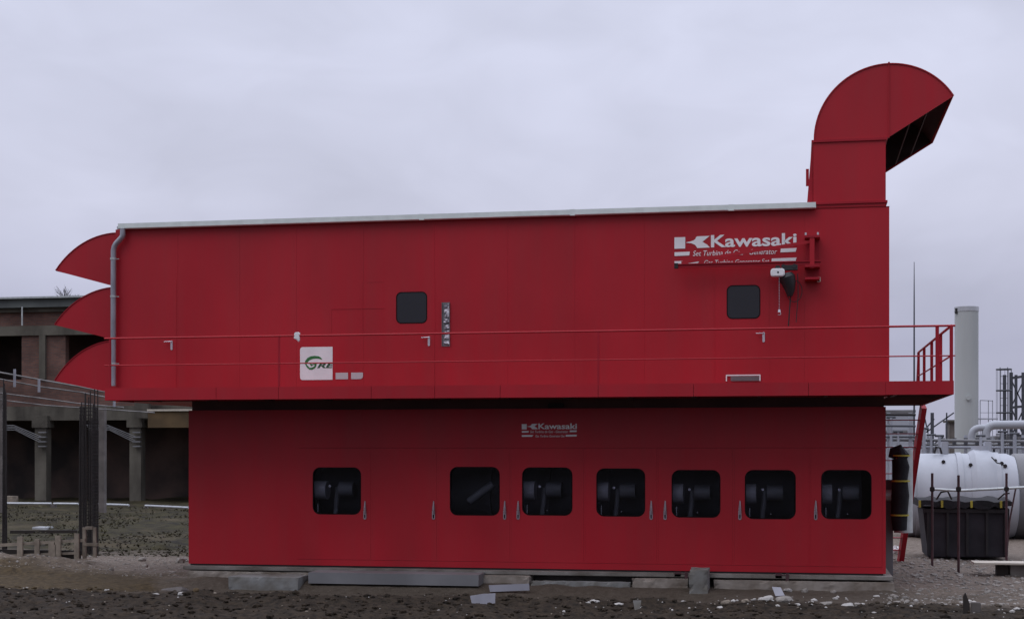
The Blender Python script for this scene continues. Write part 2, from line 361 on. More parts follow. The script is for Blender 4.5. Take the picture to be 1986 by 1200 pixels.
# upper wall: sheet panels with narrow open joints over a backing
seams = [345, 465, 575, 705, 843, 985, 1115, 1250, 1385, 1560]
xs = [XL] + [PX(s, YW) for s in seams] + [XR]
mb = MB()
for a, b in zip(xs[:-1], xs[1:]):
    mb.box(a + .002, b - .002, YW, YW + .05, Z_SOF + .02, Z_GUT)
for a in xs[1:-1]: mb.box(a - .0018, a + .0018, YW + .003, YW + .04, Z_SOF + .03, Z_GUT - .004)
wallu = mb.build('upper_wall', 'red', hall)
MB().box(XL + .01, XR - .01, YW + .055, DEPTH, Z_SOF + .03, Z_GUT - .01).build('upper_body', 'red', hall)
XS = PX(1582, YW)
mb = MB().box(XS, XR + .004, YW - .012, 4.6, Z_GUT + .002, PZ(1725, 400, YW)); mb.build('duct_plinth', 'red', hall, bevel=.006)
# small raised panels that show on the upper wall
mb = MB()
for (a, b, c, d) in ((640, 768, 597, 648), (700, 845, 545, 648)):
    x0, x1 = PX(a, YW), PX(b, YW); z0, z1 = PZ(a, d, YW), PZ(a, c, YW)
    for q in ((x0, x1, z1 - .03, z1), (x0, x0 + .03, z0, z1 - .03), (x1 - .03, x1, z0, z1 - .03)):
        mb.box(q[0], q[1], YW - (.006 if c == 597 else .003), YW, q[2], q[3])
mb.build('cover_strip', 'red', hall)

# upper doors
def lever(px, py, parent, Y):
    x, z = P(px, py, Y)
    m1 = MB().prism(rrect(x - .022, x + .022, z - .13, z + .06, .02, 4), Y - .012, Y)
    m1.tube([(x, Y - .005, z + .035), (x, Y - .05, z + .035), (x - .02, Y - .06, z + .035), (x - .14, Y - .06, z + .032)], .012, 8)
    m1.build('door_handle', 'chrome', parent, smooth=True)
def updoor(xa, xb, ztop, win, hnd):
    x0, x1 = PX(xa, YW), PX(xb, YW); z0, z1 = Z_DECK - .05, PZ(xa, ztop, YW)
    y0, y1 = YW - .0055, YW - .001
    mb = MB()
    if win:
        wx0, wz1 = P(win[0], win[2], YW); wx1, wz0 = P(win[1], win[3], YW)
        holed(mb, x0, x1, z0, z1, rrect(wx0, wx1, wz0, wz1, .10), 6, y0, y1)
    else: mb.box(x0, x1, y0, y1, z0, z1)
    d = mb.build('door', 'red', hall)
    if win:
        MB().prism(rrect(wx0 + .002, wx1 - .002, wz0 + .002, wz1 - .002, .10), YW - .004, YW - .0015).build('window_pane', 'glass_dark', d)
        g = MB(); a = rrect(wx0 - .005, wx1 + .005, wz0 - .005, wz1 + .005, .104); b = rrect(wx0 + .012, wx1 - .012, wz0 + .012, wz1 - .012, .09); k = len(a)
        vs = [(x, y0 - .006, z) for x, z in a + b] + [(x, YW - .0045, z) for x, z in a + b]
        g.add(vs, [f for i in range(k) for j in [(i + 1) % k] for f in ((i, j, k + j, k + i), (i, 2 * k + i, 2 * k + j, j), (k + i, k + j, 3 * k + j, 3 * k + i))])
        g.build('window_gasket', 'rubber', d)
    lever(hnd[0], hnd[1], d, y0)
updoor(245, 342, 545, None, (333, 666))
updoor(745, 843, 545, (769, 828, 567, 626), (832, 658))
updoor(1388, 1492, 532, (1410, 1474, 554, 617), (1481, 650))

# roof with ribbed sheet and gutter
XG0, XG1 = PX(230, YW - .12), PX(1582, YW - .12)
pts = []; n = 118
for i in range(n + 1):
    x = XG0 + .05 + (XS - XG0 - .05) * i / n; pts.append((x, .035 if i % 2 else 0.0))
mb = MB(); zz = PZ(906, 418, YW)
top0 = Z_GUT + .075
vs = []
for x, h in pts: vs += [(x, -.02, top0 + h), (x, DEPTH, top0 + h + .10)]
mb.add(vs, [(2 * i, 2 * i + 2, 2 * i + 3, 2 * i + 1) for i in range(n)])
mb.build('roof_sheet', 'roof', hall)
MB().box(XL + .02, XS - .02, 0.02, DEPTH - .02, Z_GUT + .002, top0 - .005).build('roof_edge', 'roof', hall)
mb = MB()
gp = [(-.13, .095), (-.13, .0), (-.115, -.015), (-.02, -.015), (-.005, 0), (-.005, .095), (-.012, .095), (-.012, .006), (-.122, .006), (-.122, .095)]
z0 = Z_GUT + .005
vs = [(x, -.012 + y, z0 + z) for x in (XG0, XG1) for y, z in gp]; k = len(gp)
mb.add(vs, [(i, (i + 1) % k, k + (i + 1) % k, k + i) for i in range(k)] + [tuple(range(k)), tuple(range(2 * k - 1, k - 1, -1))])
for q in (818, 1110, 1418): mb.box(PX(q, -.14) - .05, PX(q, -.14) + .05, -.146, -.1425, z0 - .018, z0 + .10)
mb.box(XG0 - .004, XG0 - .001, -.142, -.017, z0 - .015, z0 + .095); mb.box(XG1 + .001, XG1 + .004, -.142, -.017, z0 - .015, z0 + .095)
gut = mb.build('gutter', 'gutter', hall)
# downpipe
yp = -.11
xd, xt = PX(220, yp), PX(238, yp)
pp = [(xt, yp, Z_GUT), (xt, yp, Z_GUT - .12), (xt - .015, yp, Z_GUT - .17), (xt - .06, yp, Z_GUT - .22), (xd + .06, yp, Z_GUT - .30), (xd + .02, yp, Z_GUT - .36), (xd, yp, Z_GUT - .44), (xd - .005, yp, PZ(220, 748, yp))]
pp = [(x, y, z) for x, y, z in pp]
dp = MB().tube(pp, .055, 14).build('downpipe', 'pipe', hall, smooth=True)
for py in (502, 575, 705):
    mb = MB(); z = PZ(220, py, yp); mb.tube([(xd - .003, yp, z - .02), (xd - .003, yp, z + .02)], .064, 14); mb.box(xd - .01, xd + .11, yp + .02, yp + .035, z - .008, z + .008)
    mb.build('pipe_clip', 'galv', dp)

# intake hoods on the left end
def hood_shell(outline, open_edge, y0, y1, th, name, parent, sub=True):
    """outline: closed (x,z) polygon, the segment (open_edge, open_edge+1) stays open"""
    k = len(outline); mb = MB(); inner = MB()
    mb.prism(outline, y0, y0 + th); mb.prism(outline, y1 - th, y1)
    for i in range(k):
        if i == open_edge: continue
        a, b = Vector(outline[i]), Vector(outline[(i + 1) % k]); d = (b - a).normalized(); nr = Vector((-d.y, d.x))
        c = sum((Vector(p) for p in outline), Vector((0, 0))) / k
        if (c - a).dot(nr) < 0: nr = -nr
        q = [a, b, b + nr * th, a + nr * th]
        vs = [(p.x, y, p.y) for y in (y0 + th, y1 - th) for p in q]
        mb.add(vs, [(0, 1, 5, 4), (3, 2, 6, 7), (0, 3, 7, 4), (1, 2, 6, 5)])
    o = mb.build(name, 'red', parent)
    return o
def hood_liner(outline, open_edge, y0, y1, th, parent):
    c = sum((Vector(p) for p in outline), Vector((0, 0))) / len(outline); k = len(outline)
    s = 1 - th * 2.2
    pts = [c + (Vector(p) - c) * .965 for p in outline]
    mb = MB(); mb.add([(p.x, y0, p.y) for p in pts], [tuple(range(k))]); mb.add([(p.x, y1, p.y) for p in pts], [tuple(range(k))])
    vs = [(p.x, y, p.y) for y in (y0, y1) for p in pts]
    mb.add(vs, [(i, (i + 1) % k, k + (i + 1) % k, k + i) for i in range(k) if i != open_edge])
    return mb.build('duct_liner', 'liner', parent)
YH = .10
for (tx, ty, jx, jy, bx, by) in ((108, 525, 226, 452, 222, 557), (106, 630, 226, 557, 222, 660), (106, 738, 226, 660, 222, 764)):
    T = Vector(P(tx, ty, YH)); J = Vector((XL - .002, PZ(226, jy, YH))); B = Vector((XL - .002, PZ(222, by, YH)))
    pts = []
    # arc from the wall top to the tip with a horizontal tangent near the wall
    n = 14
    for i in range(n + 1):
        a = R(52) * i / n
        fx = math.sin(a) / math.sin(R(52)); fz = (1 - math.cos(a)) / (1 - math.cos(R(52)))
        pts.append((J.x + (T.x - J.x) * fx, J.y + (T.y - J.y) * fz))
    pts.append((B.x, B.y))
    oe = n
    h = hood_shell(pts, oe, YH, 4.4, .012, 'intake_hood', hall)
    hood_liner(pts, oe, YH + .03, 4.36, .02, h)
    ln = MB()
    for i in range(n):
        a, b = pts[i], pts[i + 1]; ln.bar((a[0], YH - .006, a[1] + .006), (b[0], YH - .006, b[1] + .006), .02, .014)
    ln.build('edge_trim', 'red_dirty', h)

# walkway with fascia, rails and landing on the right end
XW0, XW1 = PX(203, YR), PX(1850, YR)
mb = MB()
fs = [203, 419, 540, 720, 843, 970, 1160, 1345, 1568, 1718]
for a, b in zip(fs[:-1], fs[1:]): mb.box(PX(a, YR) + .003, PX(b, YR) - .003, YR, YR + .012, Z_SOF, Z_DECK)
mb.box(PX(1718, YR), XW1, YR - .003, YR + .012, Z_SOF + .004, Z_DECK + .005)
mb.box(XW1 - .012, XW1, YR + .013, DEPTH, Z_SOF + .004, Z_DECK + .005)
mb.box(XW0, XW0 + .012, YR + .013, -.01, Z_SOF, Z_DECK)
walk = mb.build('walkway', 'red', hall, bevel=.002)
mb = MB().box(XW0 + .015, XW1 - .015, YR + .015, -.005, Z_DECK - .03, Z_DECK - .004)
mb.box(XR + .003, XW1 - .015, 0, DEPTH, Z_DECK - .03, Z_DECK - .004)
mb.build('deck_plate', 'red_dirty', walk)
mb = MB().box(XW0 + .02, XW1 - .02, YR + .016, -.01, Z_SOF + .05, Z_SOF + .06)
x = XW0 + .6
while x < XW1: mb.box(x - .03, x + .03, YR + .016, -.02, Z_SOF + .005, Z_SOF + .05); x += 1.2
for i in range(9): mb.box(XR + .01, XW1 - .02, i * .7 + .1, i * .7 + .16, Z_SOF + .02, Z_DECK - .04)
mb.build('deck_beam', 'primer', walk)
RT = PZ(1790, 632, YR); RM = PZ(1790, 690, YR)
XP = PX(1853, YR)
MB().tube([(XW0 - .02, YR + .03, RT), (XP, YR + .03, RT)], .019, 8).build('top_rail', 'red', walk, smooth=True)
MB().tube([(XW0 - .02, YR + .03, RM), (XP, YR + .03, RM)], .012, 8).build('middle_rail', 'red', walk, smooth=True)
xe = XW1 - .04
MB().tube([(xe, YR + .03, RT), (xe, DEPTH, RT), (xe - .02, DEPTH + .25, Z_DECK)], .024, 8).build('top_rail', 'red_dirty', walk, smooth=True)
MB().tube([(xe, YR + .03, RM), (xe, DEPTH, RM)], .016, 8).build('middle_rail', 'red_dirty', walk, smooth=True)
for px_ in (212, 540, 1160, 1818):
    x = PX(px_, YR) if px_ != 1818 else PX(1818, YR)
    MB().box(x - (.018 if px_ < 1800 else .03), x + (.018 if px_ < 1800 else .03), YR + .02, YR + .05, Z_DECK - .02, RT).build('rail_post', 'red_dirty', walk)
for y in (YR + .03, .7, 2.6, 4.4, DEPTH):
    MB().box(xe - .028, xe + .028, y - .028, y + .028, Z_DECK - .02, RT).build('rail_post', 'red_dirty', walk)

# open stair from the landing to the ground at the far side
stair = MB()
ys_, ye_ = DEPTH - .4, 3.6
xt1, zt = P(1791, 792, 5.6); xb1, yb1 = GY(1746, 1090)
a = Vector((xt1, 5.6, Z_SOF)); b = Vector((xb1, yb1, 0.0))
stair.bar(a, b, .11, .20)
st = stair.build('stair', 'red_dirty', hall)
MB().bar(a + Vector((-.95, 0, 0)), b + Vector((-.95, 0, 0)), .06, .2).build('stringer', 'red_dirty', st)
mb = MB()
for i in range(1, 12):
    p = a.lerp(b, i / 12); mb.box(p.x - .92, p.x - .056, p.y - .09, p.y + .09, p.z - .01, p.z + .01)
mb.build('tread', 'red_dirty', st, split=True)

# lower storey
XL2, XR2 = PX(366, YL), PX(1718, YL)
ZB = PZ(1042, 1102, YL)
ZT2 = PZ(1042, 792, YL)
doors = [(578, 719, (607, 700, 906, 997), 708), (722, 847, None, 841), (850, 989, (873, 969, 905, 999), 979), (992, 1132, (1013, 1110, 906, 999), 1005),
         (1135, 1274, (1157, 1251, 908, 1001), 1263), (1277, 1421, (1303, 1397, 911, 1003), 1290), (1424, 1569, (1445, 1543, 911, 1006), 1435), (1572, 1711, (1593, 1690, 911, 1006), 1582)]
ZD0, ZD1 = ZB + .12, PZ(1042, 868, YL)
mb = MB()
mb.box(XL2, PX(578, YL) + .0015, YL, YL + .05, ZB, ZT2)
mb.box(PX(578, YL) + .0015, XR2, YL, YL + .05, ZD1, ZT2)
mb.box(PX(578, YL) + .0015, XR2, YL, YL + .05, ZB, ZD0)
mb.box(PX(1711, YL), XR2, YL, YL + .05, ZD0, ZD1)
low = mb.build('lower_wall', 'red', hall)
mb = MB().box(XL2, XL2 + .04, YL + .052, 5.6, ZB, ZT2); mb.box(XR2 - .04, XR2, YL + .052, 5.6, ZB, ZT2); mb.box(XL2, XR2, 5.61, 5.65, ZB, ZT2)
mb.build('lower_body', 'red', hall)
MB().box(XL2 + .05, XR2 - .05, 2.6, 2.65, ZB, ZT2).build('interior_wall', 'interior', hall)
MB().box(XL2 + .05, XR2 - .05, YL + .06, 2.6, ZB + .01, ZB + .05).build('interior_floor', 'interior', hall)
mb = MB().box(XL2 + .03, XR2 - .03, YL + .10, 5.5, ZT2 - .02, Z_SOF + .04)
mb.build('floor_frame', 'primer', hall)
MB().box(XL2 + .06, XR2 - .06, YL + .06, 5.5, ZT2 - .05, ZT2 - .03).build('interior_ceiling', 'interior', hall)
# grey machinery casings that show faintly behind the glass
for d in doors:
    if not d[2]: continue
for (xa, xb, win, hx) in doors:
    x0, x1 = PX(xa, YL) + .003, PX(xb, YL) - .003
    y0, y1 = YL - .004, YL + .035
    mb = MB()
    if win:
        wx0, wz1 = P(win[0], win[2], YL); wx1, wz0 = P(win[1], win[3], YL)
        holed(mb, x0, x1, ZD0 + .004, ZD1 - .004, rrect(wx0, wx1, wz0, wz1, .15), 6, y0, y1)
    else: mb.box(x0, x1, y0, y1, ZD0 + .004, ZD1 - .004)
    d = mb.build('door', 'red', hall)
    if win:
        MB().prism(rrect(wx0 - .01, wx1 + .01, wz0 - .01, wz1 + .01, .15), YL + .036, YL + .040).build('window_pane', 'glass', d)
        g = MB(); a = rrect(wx0 - .004, wx1 + .004, wz0 - .004, wz1 + .004, .152); b = rrect(wx0 + .014, wx1 - .014, wz0 + .014, wz1 - .014, .14); k = len(a)
        vs = [(x, y0 - .003, z) for x, z in a + b] + [(x, YL + .03, z) for x, z in a + b]
        g.add(vs, [f for i in range(k) for j in [(i + 1) % k] for f in ((i, j, k + j, k + i), (i, 2 * k + i, 2 * k + j, j), (k + i, k + j, 3 * k + j, 3 * k + i))])
        g.build('window_gasket', 'rubber', d)
        if win[0] == 873: MB().tube([(wx0 + .28, YL + .45, wz0 + .25), (wx0 + .78, YL + .45, wz1 - .34)], .08, 18).build('inner_tube', 'tank_grey', d, smooth=True)  # grey tube added in place of the diagonal highlight smear in this pane
        else:
            MB().tube([(wx0 - .12, YL + .34, wz1 - .46), (wx0 + .20, YL + .34, wz1 - .46)], .19, 28).build('inner_drum', 'drum', d, smooth=True)
            MB().tube([(wx0 + .40, YL + .52, wz1 - .44), (wx0 + .70, YL + .52, wz1 - .44)], .15, 28).build('inner_drum', 'tank_grey', d, smooth=True)
            MB().tube([(wx0 + .30, YL + .5, wz0 - .1), (wx0 + .36, YL + .5, wz1 - .4)], .05, 12).build('inner_tube', 'tank_grey', d, smooth=True)
            MB().tube([(wx0 + .085, YL + .055, wz0 + .03), (wx0 + .085, YL + .055, wz0 + .20)], .010, 8).build('inner_bolt', 'chrome', d)
            mm = MB().tube([(wx0 + .33, YL + .06, wz1 - .37), (wx0 + .33, YL + .09, wz1 - .37)], .026, 8)
            mm.tube([(wx0 + .48, YL + .05, wz0 + .09), (wx0 + .48, YL + .06, wz0 + .09)], .010, 6)
            mm.build('inner_latch', 'chrome', d, split=True)
    if xb < 1700: MB().box(x1 + .0012, PX(xb, YL) + (PX(xb + 3, YL) - PX(xb, YL)) + .0018, YL - .001, YL + .03, ZD0 + .004, ZD1 - .004).build('door_mullion', 'red', hall)
    # espagnolette handle: slim plate, lever and keyhole ring
    x, z = P(hx, 990, YL); yy = y0 - .001
    h = MB().prism(rrect(x - .03, x + .03, z - .17, z + .02, .028, 4), yy - .012, yy)
    h.prism([(x - .028, z + .02), (x + .028, z + .02), (x + .012, z + .19), (x - .006, z + .20)], yy - .010, yy)
    h.tube([(x + .01, yy - .03, z - .05), (x + .012, yy - .045, z + .06), (x + .006, yy - .035, z + .16)], [.016, .013, .007], 8)
    h.build('door_handle', 'handle', d, smooth=True)
    MB().prism(rrect(x - .012, x + .012, z - .145, z - .07, .011, 4), yy - .0135, yy - .0125).build('key_slot', 'rubber', d)
# machinery behind the glass
mm = MB().tube([(XL2 + 2, 1.55, 1.75), (XR2 - .4, 1.55, 1.75)], .52, 28)
for i in range(9): x = XL2 + 2.4 + i * 1.2; mm.tube([(x, 1.55, 1.75), (x + .08, 1.55, 1.75)], .60, 28)
mm.build('machine_duct', 'tank_grey', hall, smooth=True)
# lamp under the walkway
x0, z0 = P(1062, 791, YL); x1, z1 = P(1092, 781, YL)
MB().box(x0, x1, YL + .03, YL + .095, z0 + .005, z1).build('bulkhead_lamp', 'skip', hall, bevel=.015)
# louvre plate low on the right upper door
x0, z0 = P(1408, 739, YW); x1, z1 = P(1475, 726, YW)
mb = MB().box(x0, x1, -.034, -.024, z1 - .022, z1); mb.box(x0, x0 + .02, -.034, -.024, z0, z1 - .022); mb.box(x1 - .02, x1, -.034, -.024, z0, z1 - .022)
v = mb.build('vent_grille', 'white', hall)
mb = MB()
for i in range(4): zq = z0 + .012 + i * .022; mb.bar((x0 + .09, -.030, zq), (x1 - .02, -.030, zq), .012, .016)
mb.build('slat', 'tank_grey', v, split=True)

# exhaust stack
YS0, YS1 = 0.0, 4.25
ex = MB()
sx0, sx1 = PX(1577, YS0), PX(1718, YS0); zs0 = PZ(1725, 400, YW); zs1 = PZ(1648, 272, YS0)
ex.box(sx0, sx1, YS0, YS1, zs0 + .002, zs1)
exo = ex.build('exhaust_duct', 'red', hall, bevel=.008)
mb = MB()
mb.box(sx0 - .03, sx1 + .025, YS0 - .03, YS1 + .03, zs1 - .022, zs1 + .022)
mb.box(sx0 - .02, sx1 + .03, YS0 - .03, YS1 + .03, zs0 + .07, zs0 + .11)
mb.build('flange', 'red_dirty', exo)
mb = MB().prism([(sx0 - .004, zs1 - .03), (sx0 - .004, zs0 + .12), (sx0 - .11, zs0 + .12), (sx0 - .045, zs1 - .3)], YS0 + .05, YS0 + .9)
mb.box(sx0 - .13, sx0 - .075, YS0 + .3, YS0 + .36, PZ(1565, 355, 0), PZ(1565, 322, 0))
mb.build('side_chute', 'red_dirty', exo)
cx, cz = PX(1724, YS0), zs1 + .03
rad = cx - sx0 - .02
pts = [(sx0 + .02, zs1 + .024)]
n = 40; tip = (180 - 31.5)
pts += [(cx - rad * math.cos(R(tip * i / n)), cz + rad * math.sin(R(tip * i / n))) for i in range(n + 1)]
oe = len(pts) - 1
pts += [(cx, cz), (cx, zs1 + .024)]
hd = hood_shell(pts, oe, YS0, YS1, .012, 'exhaust_hood', hall)
hood_liner(pts, oe, YS0 + .03, YS1 - .03, .02, hd)
mb = MB()
for i in range(len(pts) - 3):
    a, b = pts[i], pts[i + 1]; mb.bar((a[0], YS0 - .008, a[1]), (b[0], YS0 - .008, b[1]), .022, .02)
mb.bar((cx, YS0 - .006, cz - .02), (cx, YS0 - .006, cz + rad + .03), .03, .016, up=(1, 0, 0))
mb.bar((cx, YS0 - .03, cz + rad + .012), (cx, YS1, cz + rad + .012), .03, .03)
mb.build('seam_strip', 'red', hd)
mb = MB()
ux, uz = math.cos(R(31.5)), math.sin(R(31.5))
for t in (.35, .62):
    mb.bar((cx + ux * rad * t - .02, YS0 + .06, cz + uz * rad * t + .04), (cx + ux * rad * t - .02, YS1 - .06, cz + uz * rad * t + .04), .02, .05)
mb.build('stiffener', 'liner', hd, split=True)

# grade beam and blocks under the hall
mb = MB().box(XL2 - .05, PX(1735, YL - .1), YL + .18, 5.6, -.3, ZB - .107)
gb = mb.build('foundation', 'conc_dark', hall)
MB().box(XL2 - .03, XR2 + .12, YL - .24, 5.62, ZB - .105, ZB - .035).build('base_slab', 'conc', hall, bevel=.01)
MB().box(XL2 + .03, XR2 - .05, YL + .02, 5.5, ZB - .034, ZB - .001).build('base_strip', 'dark', hall)

def block(name, px0, px1, py0, py1, y0, dpt, m, label, cat, group=None, bevel=.012, parent=None, turn=0):
    x0, z1 = P(px0, py0, y0); x1, z0 = P(px1, py1, y0)
    if name == 'concrete_footing': z1 = min(z1, ZB - .108)
    if y0 + dpt > YL - .25 and name != 'concrete_footing': dpt = YL - .245 - y0
    if name != 'metal_trough': z0 = min(z0, -.3)
    mb = MB().box(x0, x1, y0, y0 + dpt, z0, z1)
    c = ((x0 + x1) / 2, y0 + dpt / 2, z0)
    o = mb.build(name, m, None, bevel=0, loc=c); o.rotation_euler.z = turn
    if name != 'metal_trough':          # uneven cast faces and chipped edges
        bm = bmesh.new(); bm.from_mesh(o.data)
        for _ in range(5):
            ed = [q for q in bm.edges if q.calc_length() > .09]
            if ed: bmesh.ops.subdivide_edges(bm, edges=ed, cuts=1, use_grid_fill=True)
        for q in bm.verts:
            wv = q.co + Vector(c); k = noise.noise(wv * 3.1); k2 = noise.noise(wv * 9 + Vector((5, 5, 5)))
            edge = 1.0 if len({tuple(round(t, 1) for t in f.normal) for f in q.link_faces}) > 1 else .25
            q.co -= Vector((q.normal.x, q.normal.y, q.normal.z)) * (max(0, k) * .03 + max(0, k2 - .15) * .09) * edge
        bm.to_mesh(o.data); bm.free()
    return tag(o, label, cat, group)
block('concrete_footing', 362, 598, 1106, 1150, -.16, .42, 'conc_light', 'long pale concrete footing under the bottom left corner of the red hall', 'footing', 'footings under the hall')
block('concrete_block', 443, 578, 1117, 1172, -.95, .72, 'conc_blue', 'big bluish grey concrete block left of centre in front of the hall', 'block', 'concrete blocks in front of the hall')
block('metal_trough', 598, 928, 1109, 1136, -.75, .8, 'tank_grey', 'long flat dark grey steel trough between the big concrete block and the slabs', 'trough')
block('concrete_footing', 929, 1027, 1115, 1145, -.30, .5, 'conc_light', 'short beige concrete footing above the pale metal sheets', 'footing', 'footings under the hall')
block('concrete_wall', 1028, 1222, 1126, 1175, -.35, .55, 'conc_blue', 'low greenish grey concrete wall section in the middle of the pit', 'wall')
block('concrete_footing', 1225, 1334, 1121, 1150, -.30, .5, 'conc_light', 'beige concrete footing directly left of the upright concrete pillar', 'footing', 'footings under the hall')
block('concrete_pillar', 1336, 1373, 1104, 1180, -.75, .72, 'conc_blue', 'short upright square concrete pillar under the right half of the hall', 'pillar')
block('concrete_footing', 1384, 1735, 1124, 1150, -.22, .5, 'conc_light', 'longest pale concrete footing under the bottom right corner of the hall', 'footing', 'footings under the hall')
for px_, lb in ((1331, 'thin red steel prop left of the upright concrete pillar'), (1527, 'thin red steel prop standing alone over the rubble right of the pillar')):
    x = PX(px_, -.1); o = MB().box(x - .03, x + .03, -.13, -.07, PZ(px_, 1136, -.1), ZB).build('steel_prop', 'rust_red', loc=(x, -.1, 0))
    m2 = MB().box(x - .22, x - .10, -.12, -.08, ZB - .09, ZB - .002); m2.box(x - .1, x - .032, -.12, -.08, ZB - .05, ZB - .03); m2.build('bracket', 'rust_red', o); tag(o, lb, 'prop', 'red props under the hall')
def sheet(pxs, y, m, label, dy=.03, lean=.0):
    q = [P(a, b, y) for a, b in pxs]; zc = min(z for x, z in q)
    vs = [(x, y + (z - zc) * lean, z) for x, z in q] + [(x, y + dy + (z - zc) * lean, z) for x, z in q]; k = len(q)
    o = MB().add(vs, [tuple(range(k)), tuple(range(2 * k - 1, k - 1, -1))] + [(i, (i + 1) % k, k + (i + 1) % k, k + i) for i in range(k)]).build('metal_sheet', m, loc=(q[0][0], y, zc))
    tag(o, label, 'metal sheet', 'offcut sheets lying in front of the hall')
sheet([(948, 1134), (1026, 1131), (1027, 1144), (950, 1147)], -.9, 'sheetm', 'long narrow pale sheet lying under the short beige footing', .02)
sheet([(911, 1155), (935, 1151), (960, 1150), (960, 1169), (944, 1176), (918, 1182)], -3.7, 'sheetm', 'square pale sheet stuck upright in the dark soil', .01, .1)
sheet([(1227, 1164), (1243, 1164), (1241, 1184), (1231, 1182)], -3.9, 'conc_blue', 'small dull blue-grey shard stuck in the soil right of the low wall', .01, .3)
sheet([(1497, 1138), (1514, 1139), (1522, 1154), (1504, 1155)], -1.3, 'sheetm', 'lilac grey offcut leaning among the rubble stones', .02, .6)

# ------------------------------------------------------------------ signs
def text_mesh(body, x0, x1, z0, z1, Y, m, parent, name='lettering', bold=.02, shear=0., clip=None, th=.003):
    cu = bpy.data.curves.new('t', 'FONT'); cu.body = body; cu.offset = bold; cu.shear = shear; cu.resolution_u = 4
    to = bpy.data.objects.new('t', cu); COL.objects.link(to)
    dg = bpy.context.evaluated_depsgraph_get(); me = bpy.data.meshes.new_from_object(to.evaluated_get(dg))
    COL.objects.unlink(to); bpy.data.objects.remove(to)
    vs = [v.co.copy() for v in me.vertices]; a0 = min(v.x for v in vs); a1 = max(v.x for v in vs); b0 = min(v.y for v in vs); b1 = max(v.y for v in vs)
    mb = MB(); P3 = [(x0 + (v.x - a0) / (a1 - a0) * (x1 - x0), Y, z0 + (v.y - b0) / (b1 - b0) * (z1 - z0)) for v in vs]
    mb.add(P3, [tuple(p.vertices) for p in me.polygons])
    o = mb.build(name, m, parent)
    bm = bmesh.new(); bm.from_mesh(o.data)
    if clip is not None:
        bmesh.ops.bisect_plane(bm, geom=bm.verts[:] + bm.edges[:] + bm.faces[:], plane_co=(clip - parent.location.x, 0, 0), plane_no=(1, 0, 0), clear_outer=True)
    r = bmesh.ops.extrude_face_region(bm, geom=bm.faces[:])
    for v in r['geom']:
        if isinstance(v, bmesh.types.BMVert): v.co.y += th
    bmesh.ops.recalc_face_normals(bm, faces=bm.faces); bm.to_mesh(o.data); bm.free()
    bpy.data.meshes.remove(me)
    return o
def maker_sign(ox, oy, sc, Y, label, m, lower):
    """layout in units of the large sign's pixels, placed with its top left at pixel ox, oy"""
    X0, Z0 = P(ox, oy, Y); u = (P(ox + 100, oy, Y)[0] - X0) / 100 * sc
    X = lambda a: X0 + a * u
    Z = lambda b: Z0 - b * u * .97
    s = empty('maker_sign', (X0, Y, Z0), label, 'sign')
    q = MB().prism([(X(0), Z(2)), (X(21), Z(2)), (X(21), Z(25)), (X(0), Z(25))], Y - .004, Y)
    q.prism([(X(a), Z(b)) for a, b in ((23, 12.6), (31, 11.2), (37.5, 9), (41, 6), (42, 3), (44, 1.3), (68.5, .8), (63, 5.5), (56, 11), (54.5, 12.3), (56.5, 13.6), (64, 18.5), (69, 24.2), (44.5, 24.6), (43, 22), (40, 18), (33, 14.8), (23, 13.4))], Y - .004, Y)
    for a, b, c, d in (((0, 32), (30, 31.6), (29, 39), (0.5, 39.6)), ((205, 30), (235, 29.5), (233, 37), (204, 37.5)), ((0, 50), (50, 49.5), (44, 57), (0.5, 57.5)), ((188, 49.3), (235, 48.5), (233, 56), (187, 56.5))):
        q.prism([(X(i), Z(j)) for i, j in (a, b, c, d)], Y - .004, Y)
    q.build('emblem', m, s, split=True)
    text_mesh('Kawasaki', X(71), X(235), Z(24.5), Z(-.5), Y - .004, m, s, bold=.022)
    text_mesh('Set Turbina de Gaz - Generator', X(36), X(198), Z(40.5), Z(30), Y - .004, m, s, bold=.0, shear=.22)
    text_mesh('Gas Turbine Generator Set', X(58), X(183), Z(59), Z(49.5), Y - .004, m, s, bold=.0, shear=.22)
    return s
maker_sign(1308, 458.5, 1.0, -.004, 'large white lettered maker sign high on the upper wall behind the small crane', 'white', 0)
maker_sign(1012, 821, .455, YL - .002, 'small greyish maker sign centred on the lower wall under the walkway', 'white', 1)
# white panel with green company mark
Y = -.004
X0, Z1 = P(582, 673, Y); X1, Z0 = P(645, 736, Y)
ps = empty('company_sign', (X0, Y, Z0), 'square white panel with green letters low on the upper wall above the walkway edge', 'sign')
u = (X1 - X0) / 315.0; v = (Z1 - Z0) / 318.0
X = lambda a: X0 + (a - 208) * u
Z = lambda b: Z1 - (b - 662) * v
arc = lambda cx, cz, r, a0, a1: [(cx + r * math.cos(R(a0 + (a1 - a0) * i / 5)), cz + r * math.sin(R(a0 + (a1 - a0) * i / 5))) for i in range(6)]
rr = 25 * u
pts = [(X1, Z0), (X1, Z1)] + arc(X0 + rr, Z1 - rr, rr, 90, 180) + arc(X0 + rr, Z0 + rr, rr, 180, 270)
MB().prism(pts, Y - .003, Y).build('panel', 'white', ps)
cres = [(255, 812), (262, 790), (280, 768), (310, 752), (350, 747), (390, 752), (412, 766), (425, 786), (398, 778), (365, 774), (330, 778), (300, 790), (278, 812), (272, 830), (300, 862), (325, 860), (345, 850), (352, 832), (330, 838), (318, 850), (300, 822), (330, 828), (368, 822), (368, 845), (352, 868), (325, 882), (300, 880), (278, 862), (262, 838)]
MB().prism([(X(a), Z(b)) for a, b in cres], Y - .006, Y - .0035).build('emblem', 'green', ps)
text_mesh('RE', X(374), X(374) + 172 * u, Z(867), Z(818), Y - .006, 'green_dark', ps, bold=.035, shear=.3, clip=X1 - .004)
